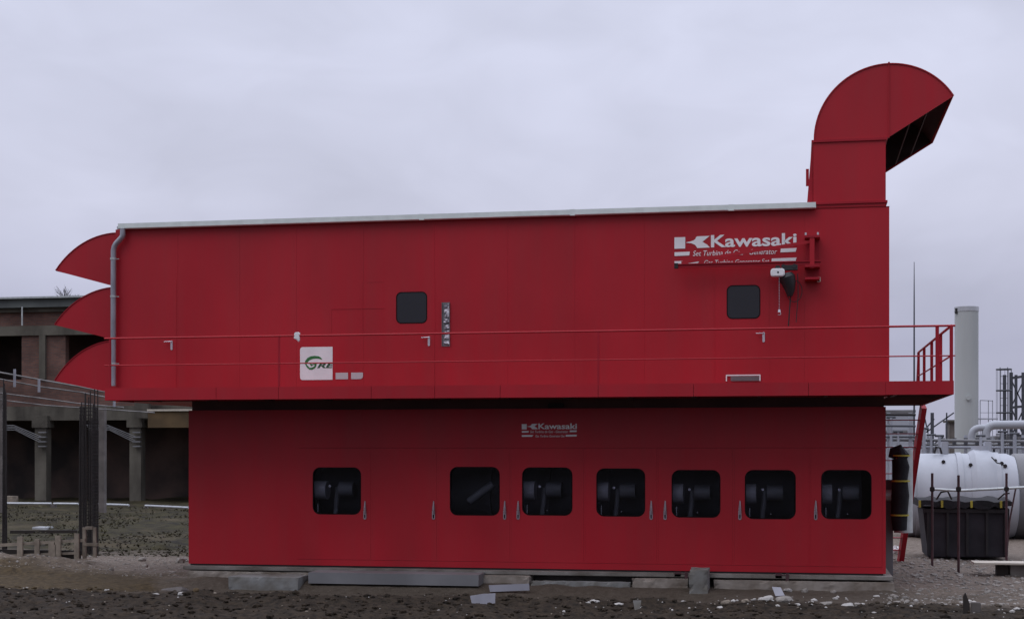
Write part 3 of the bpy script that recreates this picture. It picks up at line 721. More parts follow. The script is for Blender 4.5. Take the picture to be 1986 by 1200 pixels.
X2, ZZ1 = P(651, 722.5, Y); X3, ZZ0 = P(675, 735, Y); X4 = PX(681, Y); X5 = PX(704, Y)
rr = .06
mb = MB().prism([(X2, ZZ0), (X3, ZZ0), (X3, ZZ1), (X2, ZZ1)], Y - .003, Y)
mb.prism([(X4, ZZ0)] + [(X5 - rr + rr * math.sin(R(18 * i)), ZZ0 + rr - rr * math.cos(R(18 * i))) for i in range(6)] + [(X5, ZZ1), (X4, ZZ1)], Y - .003, Y)
mb.build('small_plate', 'grey_vinyl', ps, split=True)

# foil-wrapped vertical cable tray
x0, z1 = P(857, 586, -.05); x1, z0 = P(871, 671, -.05)
ct = empty('cable_tray', (x0, 0, z0), 'narrow upright metal cable tray with crumpled foil between two doors', 'cable tray')
mb = MB().box(x0, x1, -.012, -.001, z0, z1); mb.box(x0 - .006, x0, -.04, -.001, z0, z1); mb.box(x1, x1 + .006, -.04, -.001, z0, z1); mb.build('channel', 'tank_grey', ct)
mb = MB(); rnd = random.Random(4); zq = z0 + .05
while zq < z1 - .06:
    hgt = rnd.uniform(.04, .12); a = x0 + .03 + rnd.uniform(0, .02)
    q = [(a, zq), (x1 - .002, zq + rnd.uniform(-.02, .02)), (x1 - .004, zq + hgt), (a + rnd.uniform(0, .03), zq + hgt * rnd.uniform(.7, 1))]
    mb.prism(q, -.03 - rnd.uniform(0, .02), -.014); zq += hgt + rnd.uniform(.0, .05)
mb.build('foil', 'foil', ct)
# white glove hung on the top rail
x, z = PX(575, YR), RT
gl = MB().prism([(x - .05, z + .06), (x + .045, z + .07), (x + .06, z + .04), (x + .055, z - .09), (x + .03, z - .13), (x + .01, z - .08), (x - .06, z - .06)], YR + .004, YR + .056).build('work_glove', 'white', bevel=.012, loc=(x, YR + .03, z))
tag(gl, 'white work glove hung over the walkway rail above the square panel', 'glove')

# ------------------------------------------------------------------ jib crane and hoist
YJ = -.28
cr = empty('jib_crane', (PX(1575, YJ), YJ, PZ(1575, 545, YJ)), 'red wall-mounted jib crane with a long thin arm in front of the large sign', 'crane')
mx_, mt = P(1575, 456, YJ); mb_z = PZ(1575, 520, YJ)
mb = MB().box(mx_ - .045, mx_ + .045, YJ - .05, YJ + .05, mb_z, mt)
mb.build('mast', 'red', cr, bevel=.006)
mb = MB()
for z in (mt - .03, PZ(1575, 516, YJ), PZ(1575, 540, YJ)):
    mb.box(mx_ - .13, mx_ + .14, YJ - .06, -.002, z - .02, z + .02)
mb.box(mx_ - .12, mx_ + .13, -.02, -.002, PZ(1575, 545, YJ), mt + .02)
mb.build('bracket', 'red_dirty', cr)
mb = MB()
for dx in (-.115, .105): mb.tube([(mx_ + dx, YJ - .02, mt + .0), (mx_ + dx, YJ - .02, mt + .045)], .02, 8)
mb.build('bolt', 'chrome', cr, split=True)
ax0, az0 = P(1309, 513, YJ); ax1, az1 = P(1590, 514, YJ); az = az0
mb = MB().box(ax0, mx_ + .16, YJ - .035, YJ + .035, az - .008, az + .012); mb.box(ax0, mx_ + .16, YJ - .008, YJ + .008, az - .05, az - .008); mb.box(ax0, mx_ + .16, YJ - .035, YJ + .035, az - .062, az - .05)
mb.build('arm', 'red_dirty', cr)
mb = MB().bar((ax0 + .12, YJ, az + .03), (mx_, YJ, PZ(1575, 468, YJ)), .03, .055); mb.build('tie_bar', 'red', cr)
MB().box(ax0 - .01, ax0 + .06, YJ - .045, YJ + .045, az - .075, az + .02).build('end_stop', 'rust', cr)
# chain hoist
hx, hz = P(1530, 520, YJ)
ho = empty('chain_hoist', (hx, YJ, hz), 'electric chain hoist with pale motor housing hanging from the red jib arm', 'hoist')
mb = MB().box(hx - .12, hx + .16, YJ - .07, YJ + .07, hz - .04, hz + .055); mb.tube([(hx - .1, YJ - .08, hz + .03), (hx - .1, YJ + .08, hz + .03)], .04, 12); mb.tube([(hx + .1, YJ - .08, hz + .03), (hx + .1, YJ + .08, hz + .03)], .04, 12)
mb.build('trolley', 'blackpl', ho)
MB().tube([(hx - .06, YJ, hz - .10), (hx - .04, YJ, hz - .18), (hx - .0, YJ, hz - .28), (hx + .02, YJ, hz - .42), (hx + .02, YJ, hz - .52)], [.12, .16, .13, .09, .05], 14).build('chain_bag', 'blackpl', ho, smooth=True)
mxx, mz = P(1508, 528, YJ - .1)
MB().prism(rrect(mxx - .125, mxx + .13, mz - .085, mz + .065, .05), YJ - .19, YJ - .02).build('motor_housing', 'white', ho, bevel=.018)
mb = MB().prism([(mxx - .05, mz + .065), (mxx + .06, mz + .065), (mxx + .04, mz + .12), (mxx - .03, mz + .12)], YJ - .15, YJ - .03)
mb.tube([(mxx + .01, YJ - .193, mz - .01), (mxx + .01, YJ - .18, mz - .01)], .018, 10); mb.build('cap', 'blackpl', ho)
zz = PZ(1511, 603, YJ)
mb = MB(); z = mz - .085; i = 0
while z > zz:
    mb.bar((mxx + .03, YJ - .1, z), (mxx + .03, YJ - .1, z - .03), .012 if i % 2 else .006, .006 if i % 2 else .012); z -= .026; i += 1
mb.build('chain', 'handle', ho)
hk = MB().tube([(mxx + .03, YJ - .1, zz + .02), (mxx + .03, YJ - .1, zz - .035)], [.02, .03], 10)
hk.tube([(mxx + .03 + .028 * math.sin(a), YJ - .1, zz - .055 + .028 * math.cos(a)) for a in [R(30 * k) for k in range(0, 9)]], .008, 6)
hk.build('hook', 'chrome', ho, smooth=True)
mb = MB()
for dx, dz_, r in ((.02, 632, .012), (.16, 625, .008)):
    zb2 = PZ(1530, dz_, YJ); mb.tube([(hx + dx, YJ, hz - .1), (hx + dx + .01, YJ + .02, (hz + zb2) / 2), (hx + dx - .03, YJ + .05, zb2)], r, 6)
mb.tube([(hx + .1 + .14 * math.sin(a), YJ + .08, hz - .42 + .2 * math.cos(a)) for a in [R(15 * k) for k in range(25)]], .007, 6)
mb.build('power_cable', 'blackpl', ho, split=True)
x, z = P(1588, 542, -.1)
sk = MB().box(x - .035, x + .035, -.11, -.025, z - .05, z + .05).build('socket_box', 'cream', bevel=.01, loc=(x, -.05, z)); tag(sk, 'small cream socket box right of the hoist on the red wall', 'socket')
MB().box(x - .02, x + .016, -.118, -.111, z - .03, z + .025).build('socket_face', 'blackpl', sk)

# ------------------------------------------------------------------ left background: old brick factory
YF = 44.0
xa, xb = PX(-420, YF), PX(900, YF)
oldb = empty('brick_factory', (PX(180, YF), YF, 0), 'derelict brick and concrete factory wing with flat roof and dark open bays', 'building')
zf = lambda py: PZ(100, py, YF)
XE = PX(420, YF)
mb = MB().box(xa, XE, YF - .5, YF + 14, zf(597), zf(581)); mb.build('roof_fascia', 'roof_band', oldb)
MB().box(xa, XE, YF - .7, YF + 14, zf(580.5), zf(577)).build('roof_edge', 'galv', oldb)
MB().box(xa, XE, YF - .2, YF + 13, zf(605), zf(597.5)).build('cornice', 'old_conc', oldb)
mb = MB().box(xa, XE, YF, YF + .4, zf(631), zf(605.2))
for a, b in ((42, 127), (-130, -60), (-330, -220), (235, 330)): mb.box(PX(a, YF), PX(b, YF), YF, YF + .4, zf(735), zf(650.2))
mb.box(xa, XE, YF, YF + .4, zf(787), zf(735.2))
mb.build('wall', 'brick', oldb)
mb = MB().box(xa, XE, YF - .12, YF + .4, zf(650), zf(631.2)); mb.box(xa, XE, YF - .15, YF + .5, zf(815), zf(787.2))
mb.build('beam', 'old_conc', oldb)
for c in (-105, 84, 267, 450):
    w_ = 11; m1 = MB().box(PX(c - w_, YF), PX(c + w_, YF), YF - .3, YF + .25, -.1, zf(829))
    m1.box(PX(c - 15, YF), PX(c + 15, YF), YF - .4, YF + .35, zf(829), zf(806)); m1.build('column', 'old_conc', oldb)
    if c < 260: MB().box(PX(c - 6, YF), PX(c + 6, YF), YF - .14, YF - .001, zf(735), zf(650.2)).build('pilaster', 'old_conc', oldb)
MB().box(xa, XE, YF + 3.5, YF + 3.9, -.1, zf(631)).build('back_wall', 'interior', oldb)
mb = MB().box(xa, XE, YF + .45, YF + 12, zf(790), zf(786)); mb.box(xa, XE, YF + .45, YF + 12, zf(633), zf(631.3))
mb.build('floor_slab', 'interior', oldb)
mb = MB().box(XE - .3, XE, YF + .41, YF + 13, 0, zf(787)); mb.build('end_wall', 'brick', oldb)
MB().box(PX(275, YF), PX(300, YF) + .02, YF - .9, YF - .5, zf(812), zf(760)).build('panel', 'old_conc', oldb)
MB().box(PX(300, YF) + .03, PX(400, YF), YF - .9, YF - .4, zf(830), zf(799.5)).build('bay_infill', 'ochre', oldb)
MB().box(PX(300, YF) + .03, PX(400, YF), YF - 1.0, YF - .4, zf(799), zf(795.5)).build('ledge', 'cream', oldb)
x, z = P(43, 598, YF - .6)
MB().box(x - .04, x + .04, YF - .62, YF - .58, zf(632), zf(596)).build('vent_pipe', 'galv', oldb)
# cable / hoses looped on the columns
mb = MB(); rnd = random.Random(3)
for c in (84, 267):
    for k in range(4):
        x0_, z0_ = P(c - 100 + k * 2, 824 + k * 3, YF - .5); x1_, z1_ = P(c - 5, 846 + 4 * k, YF - .5)
        mb.tube([(x0_, YF - .5, z0_), (x0_ + (x1_ - x0_) * .45, YF - .5, z0_ - .02), (x1_, YF - .5, z1_)], .022, 6)
    for k in range(4):
        xx, z0_ = P(c - 10, 838 + 9 * k, YF - .6); mb.box(xx, xx + .42, YF - .6, YF - .42, z0_ - .03, z0_ + .03)
mb.build('cable_run', 'tank_grey', oldb, split=True)
# pipe bridge crossing in front of the factory, dropping to the right
YB = 30.0
pb = empty('pipe_bridge', (PX(60, YB), YB, 0), 'bundle of long grey service pipes sloping down to the right past the factory', 'pipes')
for k, (pa, r) in enumerate(((((-220, 690), (0, 722), (60, 733), (150, 749), (220, 763)), .035), (((-220, 700), (0, 735), (80, 750), (160, 761), (215, 772)), .03), (((-220, 730), (0, 762), (80, 772), (150, 782), (240, 790)), .028), (((-220, 745), (0, 775), (90, 786), (300, 800)), .025))):
    MB().tube([(P(a, b, YB - k * .2)[0], YB - k * .2, P(a, b, YB - k * .2)[1]) for a, b in pa], r, 8).build('pipe', 'bridge_pipe', pb, smooth=True)
mb = MB()
for px_, py_ in ((38, 728), (85, 738), (-120, 705), (230, 766)):
    x, z = P(px_, py_, YB - .3); mb.box(x - .04, x + .04, YB - .75, YB - .67, z - .5, z + (.25 if px_ == 38 else .05))
mb.build('pipe_hanger', 'pipe', pb, split=True)
for px_ in (8, 205):
    x = PX(px_, YB); MB().box(x - .12, x + .12, YB - .4, YB - .16, 0, PZ(px_, 752 if px_ < 100 else 790, YB)).build('support_post', 'conc_dark', pb)
# white kerb pipe on the ground in front of the factory
x0_, y0_ = GY(-60, 974); x1_, y1_ = GY(366, 985)
seg = [(-60, 100, 975, 976), (104, 152, 976, 976.5), (190, 250, 977, 979), (282, 366, 980, 984)]
kp = empty('ground_pipe', (x0_, y0_, 0), 'thin white pipe laid along the ground before the factory columns', 'pipe')
for a, b, c, d in seg:
    p, q = GY(a, c, .2), GY(b, d, .2)
    MB().tube([(p[0], p[1], .2), (q[0], q[1], .2)], .05, 8).build('pipe_length', 'stack_cap', kp, smooth=True)
    MB().box(p[0] - .1, p[0] + .1, p[1] - .1, p[1] + .1, -.1, .15).build('pipe_block', 'conc_dark', kp)

# bare tree behind the factory roof
def bare_tree(px, py_top, py_base, Y, label, seed, spread=1.0):
    rnd = random.Random(seed); x, zt_ = P(px, py_top, Y); zb0 = PZ(px, py_base, Y)
    t = empty('bare_tree', (x, Y, 0), label, 'tree', 'bare trees over the factory roof')
    mb = MB().tube([(x, Y, 0), (x + .1, Y, zb0 * .6), (x, Y, zb0)], [.22, .15, .09], 8); mb.build('trunk', 'bark', t)
    mb = MB()
    def br(p, d, ln, r, dep):
        q = p + d * ln; mid = (p + q) / 2 + Vector((rnd.uniform(-.1, .1), 0, .03)) * ln
        mb.tube([p, mid, q], [r, r * .8, r * .6], 4)
        if dep == 0: return
        for _ in range(3):
            nd = (d + Vector((rnd.uniform(-.7, .7), rnd.uniform(-.7, .7), rnd.uniform(0, .5))) * spread).normalized()
            br(p.lerp(q, rnd.uniform(.4, 1)), nd, ln * rnd.uniform(.55, .8), r * .6, dep - 1)
    h = zt_ - zb0
    for _ in range(3): br(Vector((x, Y, zb0 - .5)), Vector((rnd.uniform(-.25, .25), rnd.uniform(-.3, .3), 1)).normalized(), h * .55, .035, 3)
    mb.build('crown', 'bark', t)
bare_tree(126, 543, 585, 66, 'taller leafless tree poking above the factory roof', 5)
bare_tree(152, 560, 585, 68, 'faint smaller leafless tree beside the taller one over the factory roof', 9)

# rebar cages standing in the formwork
def rebar(px, w, py_top, py_bot, label, seed, nb):
    rnd = random.Random(seed); x, y = GY(px, py_bot, 0)
    zt_ = PZ(px, py_top, y); t = empty('rebar_cage', (x, y, 0), label, 'rebar cage', 'rebar cages by the formwork')
    mb = MB()
    for i in range(nb):
        for j in (0, 1):
            a = x - w / 2 + w * i / (nb - 1); b = y + (j - .5) * w
            tp = zt_ + rnd.uniform(-.7, .15); mb.tube([(a, b, 0), (a + rnd.uniform(-.03, .03), b, tp)], .015, 5)
    for j in range(1, nb - 1):
        for a in (x - w / 2, x + w / 2): mb.tube([(a, y - w / 2 + w * j / (nb - 1), 0), (a, y - w / 2 + w * j / (nb - 1), zt_ - .4)], .014, 5)
    mb.build('vertical_bars', 'rust', t)
    mb = MB(); z = .1
    while z < zt_ - .35:
        for (a, b) in (((-1, -1), (1, -1)), ((1, -1), (1, 1)), ((1, 1), (-1, 1)), ((-1, 1), (-1, -1))):
            mb.bar((x + a[0] * w / 2, y + a[1] * w / 2, z), (x + b[0] * w / 2, y + b[1] * w / 2, z), .014)
        z += .09
    mb.build('stirrups', 'rust', t)
rebar(172, .34, 758, 1075, 'dense dark rebar cage rising behind the timber formwork', 1, 6)
rebar(9, .07, 745, 1090, 'thin rebar cage at the extreme left edge of the picture', 2, 3)

# timber formwork
fx, fy = GY(100, 1102)
fw = empty('timber_formwork', (fx, fy, 0), 'low timber formwork barrier of upright boards and two rails', 'formwork')
def at(px, py, dy=0.):
    x, z = P(px, py, fy + dy); return (x, fy + dy, z)
for px_, t_, b_, wd in ((39, 1040, 1096, .10), (72, 1045, 1090, .085), (100, 1050, 1088, .10), (107, 1056, 1086, .04), (113, 1038, 1088, .10), (149, 1034, 1088, .085), (-30, 1050, 1100, .1)):
    a, b = at(px_, t_, -.06), at(px_, b_ + 6, -.06); wd *= 1.35; MB().box(a[0] - wd / 2, a[0] + wd / 2, a[1] - .02, a[1] + .02, b[2], a[2]).build('upright_board', 'wood', fw, bevel=.004)
for p, q, wd in (((-60, 1060), (165, 1047), .09), ((-60, 1080), (145, 1072), .07)):
    MB().bar(at(*p), at(*q), .04, wd * .75).build('rail_board', 'wood', fw)
mb = MB()
for (a, c, b, d) in ((162, 1022, 168, 1085), (182, 1022, 188, 1080)):
    q, r_ = at(a, c, .3), at(b, d, .3); mb.box(q[0], r_[0], fy + .25, fy + .3, r_[2], q[2])
for (a, c, b, d) in ((168, 1020, 182, 1026), (163, 1052, 192, 1058)):
    q, r_ = at(a, c, .3), at(b, d, .3); mb.box(q[0] + .002, r_[0] - .002, fy + .235, fy + .285, r_[2], q[2])
mb.build('end_frame', 'wood', fw)
rnd = random.Random(21)
for k in range(9):
    px_ = rnd.uniform(-30, 190); q = at(px_, rnd.uniform(1084, 1094), -.25 + rnd.uniform(-.15, .1)); ln = rnd.uniform(.25, .8); an = rnd.uniform(-.5, .5)
    MB().bar((q[0] - ln / 2, q[1] - .1 * an, max(.02, q[2])), (q[0] + ln / 2, q[1] + .1, max(.03, q[2] + an * .12)), .05, .025).build('loose_plank', 'wood', fw)
a, b = at(-60, 1062, .12), at(158, 1100, .12)
MB().box(a[0], b[0], fy + .06, fy + .1, b[2], a[2] - .02).build('shutter_panel', 'dark_wood', fw)
# pale board lying behind
for (px0, px1, py, lb, mt_) in ((62, 92, 1023, 'small white board lying on the grass behind the formwork', 'stack_cap'), (0, 28, 977, 'small brown crate at the far end of the white ground pipe', 'wood')):
    x0_, y0_ = GY(px0, py + 3); x1_, y1_ = GY(px1, py + 3)
    o = MB().box(x0_, x1_, y0_, y0_ + .5, gz(x0_, y0_), gz(x0_, y0_) + (.12 if py > 1000 else .35)).build('board' if py > 1000 else 'crate', mt_, loc=(x0_, y0_, 0), bevel=.01); tag(o, lb, 'board' if py > 1000 else 'crate')
# low concrete kerb line behind formwork
p, q = GY(20, 1036), GY(150, 1035)
o = MB().bar((p[0], p[1], .08), (q[0], q[1], .08), .12, .10).build('kerb', 'dark_wood', loc=(p[0], p[1], 0)); tag(o, 'low grey kerb line in the grass behind the formwork', 'kerb')
# dark slab heap left of the hall corner


# ------------------------------------------------------------------ stones and rubble
def rock(name, px, py, wpx, hpx, m, label, cat, group, seed, z=None):
    rnd = random.Random(seed); x, y = GY(px, py, .06)
    z0 = gz(x, y); sc = (y - CAM.y) / F
    bm = bmesh.new(); bmesh.ops.create_icosphere(bm, subdivisions=2, radius=1)
    off = Vector((seed * 3.1, 1.7 * seed, .3))
    for v in bm.verts:
        k = 1 + .45 * noise.noise(v.co * 1.3 + off); v.co *= k
        v.co.z = max(-.55, min(v.co.z, .75 + .3 * v.co.x * rnd.uniform(.9, 1.0)))
        v.co = Vector((v.co.x * wpx * sc / 2, v.co.y * wpx * sc / 2 * .8, v.co.z * hpx * sc * .62))
    me = bpy.data.meshes.new(name); bm.to_mesh(me); bm.free(); me.materials.append(M[m])
    o = bpy.data.objects.new(name, me); COL.objects.link(o); o.location = (x, y, z0 + hpx * sc * .25); o.rotation_euler.z = rnd.uniform(-.3, .3)
    return tag(o, label, cat, group)
G = 'rubble stones in front of the right end'
for i, (px_, py_, w_, h_, m_, lb) in enumerate([
    (1396, 1170, 11, 6, 'stone_pale', 'small white stone at the left end of the rubble row'),
    (1408, 1163, 20, 11, 'wood', 'brownish angular chunk near the left end of the rubble row'),
    (1418, 1169, 8, 5, 'stone_pale', 'tiny pale chip beside the brownish chunk'),
    (1446, 1166, 15, 8, 'wood', 'tan brick-like piece alone in the rubble row'),
    (1463, 1161, 8, 5, 'stone_pale', 'small pale chip right of the tan brick piece'),
    (1460, 1169, 7, 4, 'stone_pale', 'lower tiny chip right of the tan brick piece'),
    (1478, 1157, 9, 6, 'stone_pale', 'small stone just left of the white boulder'),
    (1489, 1164, 23, 14, 'stone_pale', 'whitest boulder in the middle of the rubble row'),
    (1520, 1164, 32, 15, 'stone', 'largest beige stone right of the whitest boulder'),
    (1528, 1143, 17, 8, 'stone_pale', 'oval pale stone under the lone red prop'),
    (1546, 1168, 16, 8, 'stone_pale', 'flat white splinter right of the largest beige stone'),
    (1560, 1143, 14, 10, 'stone', 'grey stone against the footing right of the prop'),
    (1573, 1163, 12, 5, 'stone_pale', 'narrow white chip in the rubble row right half'),
    (1602, 1164, 26, 9, 'stone', 'long low cream-topped stone in the right of the row'),
    (1616, 1144, 12, 7, 'stone', 'round brown-grey stone up by the right footing'),
    (1643, 1171, 24, 12, 'stone_pale', 'white-topped stone at the right end of the row'),
    (1663, 1168, 12, 9, 'stone', 'dull brown stone at the far right of the row'),
    (1700, 1150, 12, 4, 'stone_pale', 'thin pale flake on the gravel near the hall corner')]):
    rock('rubble_stone', px_, py_, w_, h_, m_, lb, 'stone', G, i + 2)
G = 'stones along the left side'
for i, (px_, py_, w_, h_, m_, lb) in enumerate([
    (380, 1156, 14, 11, 'ochre', 'yellowish clod below the left footing'),
    (350, 1086, 20, 13, 'stone', 'grey stone beside the hall bottom left corner'),
    (357, 1078, 13, 9, 'stone', 'smaller grey stone on top of the pile by the corner'),
    (276, 1084, 16, 10, 'stone', 'dark lumpy stone on the left gravel bank'),
    (282, 1096, 12, 8, 'stone', 'lower lumpy stone on the left gravel bank'),
    (216, 1104, 12, 9, 'stone', 'small dark stone alone on the left gravel'),
    (300, 1148, 22, 8, 'stone_pale', 'pale flat stone in the dark soil left'),
    (352, 1157, 16, 8, 'stone_pale', 'pale stone next to the yellowish clod')]):
    rock('loose_stone', px_, py_, w_, h_, m_, lb, 'stone', G, i + 40)
rock('concrete_lump', 338, 1130, 62, 22, 'conc_dark', 'dark broken concrete lump left of the hall bottom corner', 'concrete lump', None, 77)
def scatter(name, m, n, reg, smin, smax, seed, cond=None):
    rnd = random.Random(seed); mb = MB()
    ico = bmesh.new(); bmesh.ops.create_icosphere(ico, subdivisions=1, radius=1)
    base = [v.co.copy() for v in ico.verts]; fc = [tuple(v.index for v in f.verts) for f in ico.faces]; ico.free()
    k = 0
    while k < n:
        x = rnd.uniform(reg[0], reg[1]); y = rnd.uniform(reg[2], reg[3])
        if cond and not cond(x, y): continue
        s = smin * (smax / smin) ** (rnd.random() ** 2.2); z = gz(x, y) + s * .15
        sx, sy, sz = s * rnd.uniform(.7, 1.5), s * rnd.uniform(.6, 1.2), s * rnd.uniform(.35, .8); a = rnd.uniform(0, 3)
        mb.add([(x + (v.x * math.cos(a) - v.y * math.sin(a)) * sx * rnd.uniform(.8, 1.2), y + (v.x * math.sin(a) + v.y * math.cos(a)) * sy, z + v.z * sz * rnd.uniform(.8, 1.2)) for v in base], fc); k += 1
    o = mb.build(name, m); tag(o, kind='stuff'); return o
o = scatter('soil_clods', 'ground', 4200, (-17, 5, -8, -2.0), .012, .075, 1)
tag(o, 'dark crumbly clods of earth over the foreground soil', 'soil')
o = scatter('twigs_and_chips', 'wood', 260, (-17, 5.5, -7, -2.2), .008, .03, 9); tag(o, 'tan wood chips and straw bits over the foreground soil', 'debris')
o = scatter('gravel', 'stone', 3200, (1.5, 9, -2.2, 9), .012, .06, 2, lambda x, y: x > XR + .2 or y < -.2); tag(o, 'grey gravel and small stones on the right yard', 'gravel')
o = scatter('gravel_bank', 'stone', 1000, (-19, -12.2, .5, 6), .012, .04, 6); tag(o, 'grey gravel bank beside the left end', 'gravel')
o = scatter('broken_rubble', 'stone_pale', 260, (-3.5, 7, -4.2, -1.2), .012, .06, 14); tag(o, 'pale broken rubble bits strewn in front of the right end', 'rubble')
o = scatter('pale_chips', 'stone_pale', 150, (-15, 5.5, -6.6, -1.8), .010, .035, 3); tag(o, 'pale plaster chips scattered over the dark soil', 'debris')
# timber stake and stump in the right foreground
x, y = GY(1874, 1186, .05)
o = MB().prism([(x - .045, -.1), (x + .05, -.1), (x + .055, .18), (x - .01, .36), (x - .045, .30)], y, y + .06).build('timber_stake', 'dark_wood', loc=(x, y, 0), bevel=.006); tag(o, 'pointed dark timber stake in the right foreground soil', 'stake')
x, y = GY(1890, 1182, .05)
o = MB().box(x - .05, x + .1, y, y + .12, -.1, .17).build('stump', 'conc_dark', loc=(x, y, 0), bevel=.012); tag(o, 'short grey stump beside the pointed timber stake', 'stump')
# crumpled white plastic by the hall corner
x, y = GY(1735, 1076)
rnd = random.Random(8); bm = bmesh.new(); bmesh.ops.create_icosphere(bm, subdivisions=3, radius=1)
for v in bm.verts: v.co *= 1 + .5 * noise.noise(v.co * 3.2); v.co = Vector((v.co.x * .16, v.co.y * .13, max(-.05, v.co.z * .13)))
me = bpy.data.meshes.new('plastic_bag'); bm.to_mesh(me); bm.free(); me.materials.append(M['white']); o = bpy.data.objects.new('plastic_bag', me); COL.objects.link(o); o.location = (x, y, .1); tag(o, 'crumpled white plastic bag by the stair foot', 'bag')

# weeds on the grass strip at the left
rnd = random.Random(11); mb = MB(); k = 0
while k < 3000:
    px_ = rnd.uniform(-20, 370); py_ = rnd.uniform(984, 1078)
    x, y = GY(px_, py_); k += 1
    if noise.noise(Vector((x * .35, y * .2, 3))) < -.12: continue
    z = gz(x, y) if y < 60 else -.02; h = rnd.uniform(.03, .09) * (.7 if y < 15 else 1.1)
    for _ in range(3):
        a = rnd.uniform(0, 6.3); dx, dy = math.cos(a) * .03, math.sin(a) * .03; lx, ly = rnd.uniform(-.1, .1), rnd.uniform(-.1, .1)
        mb.add([(x - dx, y - dy, z), (x + dx, y + dy, z), (x + lx, y + ly, z + h)], [(0, 1, 2)])
o = mb.build('weeds', 'weed'); tag(o, 'low rough weeds between formwork and factory', 'weeds', kind='stuff')

# ------------------------------------------------------------------ right background
# scaffold poles, skip, bench
def ground_at(px, py): return GY(px, py, 0)
ex_, ey = GY(1870, 1086)
skp = empty('waste_skip', (ex_, ey, 0), 'dark steel skip under a black tarpaulin in front of the white tank', 'skip')
def sp(px, py, dy=0.): x, z = P(px, py, ey + dy); return x, z
q = [sp(1790, 985), sp(1958, 985), sp(1955, 1080), sp(1800, 1080)]
n_ = len(q)
vs = [(x, ey, z) for x, z in q] + [(x, ey + 1.7, z) for x, z in q]
MB().add(vs, [(0, 1, 2, 3), (7, 6, 5, 4)] + [(i, (i + 1) % 4, 4 + (i + 1) % 4, 4 + i) for i in range(4)]).build('container_body', 'skip', skp, bevel=.02)
mb = MB()
for px_ in (1800, 1838, 1876, 1914, 1950):
    a, b = sp(px_, 992), sp(px_, 1076); mb.box(a[0] - .03, a[0] + .03, ey - .05, ey - .003, b[1], a[1])
a, b = sp(1792, 986), sp(1957, 994); mb.box(a[0], b[0], ey - .06, ey - .002, b[1], a[1]); mb.build('rib', 'dark', skp)
mb = MB(); a, b = sp(1781, 967), sp(1962, 984)
rnd = random.Random(5); k = 16; vs = []
for i in range(k + 1):
    x = a[0] + (b[0] - a[0]) * i / k; s_ = rnd.uniform(-.03, .03); t_ = rnd.uniform(-.05, .05)
    vs += [(x, ey - .12, b[1] + t_), (x, ey - .10, a[1] - .04 + s_), (x, ey + .4, a[1] + s_), (x, ey + 1.3, a[1] + .02 - s_), (x, ey + 1.8, a[1] - .1), (x, ey + 1.82, b[1] + t_)]
mb.add(vs, [(i * 6 + j, i * 6 + j + 1, (i + 1) * 6 + j + 1, (i + 1) * 6 + j) for i in range(k) for j in range(5)] + [tuple(range(6)), tuple(range(k * 6, k * 6 + 6))])
tp_ = mb.build('tarpaulin', 'tarp', skp)
mb = MB()
for px_ in (1826, 1883, 1940, 1783): x = sp(px_, 970)[0]; mb.box(x - .025, x + .025, ey - .16, ey - .11, b[1], a[1] - .03)
mb.build('strap', 'yellow', skp, split=True)
for i, (px_, t_, b_, lb) in enumerate(((1808, 917, 1101, 'thin dark red scaffold pole at the left end of the skip'), (1859, 921, 1112, 'tallest-standing rusty scaffold pole in front of the skip middle'), (1952, 917, 1092, 'dark scaffold pole at the right end of the skip'))):
    x, y = GY(px_, b_); zt_ = PZ(px_, t_, y)
    o = empty('scaffold_pole', (x, y, 0), lb, 'pole', 'scaffold poles around the skip')
    MB().tube([(x, y, -.05), (x, y, zt_)], .028, 8).build('tube', 'rust_red', o, smooth=True)
    zc_ = PZ(px_, 948, y); MB().box(x - .05, x + .05, y - .05, y + .05, zc_ - .05, zc_ + .05).build('clamp', 'rust', o, bevel=.01)
x0_, z0_ = P(1806, 948, ey - .5); x1_, z1_ = P(2080, 940, ey - .5)
o = MB().tube([(x0_, ey - .5, z0_), (P(1860, 951, ey - .5)[0], ey - .5, P(1860, 951, ey - .5)[1]), (x1_, ey - .5, z1_)], .032, 8).build('scaffold_rail', 'galv', smooth=True, loc=(x0_, ey - .5, z0_)); tag(o, 'pale horizontal tube clamped across the scaffold poles', 'tube')
mb = MB().tube([at_ for at_ in [(P(a, b, ey - .45)[0], ey - .45, P(a, b, ey - .45)[1]) for a, b in ((1816, 968), (1825, 954), (1838, 952), (1846, 968))]], .022, 6)
mb.build('hoop', 'rust', skp, smooth=True)
MB().tube([(P(a, b, ey - .45)[0], ey - .45, P(a, b, ey - .45)[1]) for a, b in ((1935, 968), (1948, 957), (1958, 956))], .02, 6).build('hoop', 'rust', skp, smooth=True)
x0_, z0_ = P(1970, 946, ey - .3); x1_, z1_ = P(1958, 1010, ey - .3)
MB().tube([(x0_ + .5, ey - .3, z0_ + .02), (x0_, ey - .3, z0_), (x1_, ey - .3, z1_), (x1_ - .05, ey - .3, z1_ - .6)], .022, 6).build('brace', 'rust_red', skp, smooth=True)
# plank on blocks at far right
x, y = GY(1935, 1117); x2, _ = GY(2080, 1117); zt_ = PZ(1935, 1090, y)
o = MB().box(x + .25, x2, y, y + .8, -.05, zt_ - .04).build('concrete_block', 'conc', loc=(x, y, 0), bevel=.015); tag(o, 'light concrete block under the plank at the right edge', 'block', 'concrete blocks in front of the hall')
xx0 = PX(1888, y)
o = MB().box(xx0, x2, y - .15, y + .5, zt_ - .036, zt_).build('plank', 'cream', loc=(xx0, y, zt_)); tag(o, 'long pale plank resting on the block at the right edge', 'plank')
o = MB().box(x, x + .22, y + .05, y + .4, -.05, zt_ - .04).build('timber_post', 'dark_wood', loc=(x, y, 0)); tag(o, 'short dark post carrying the left part of the plank', 'post')

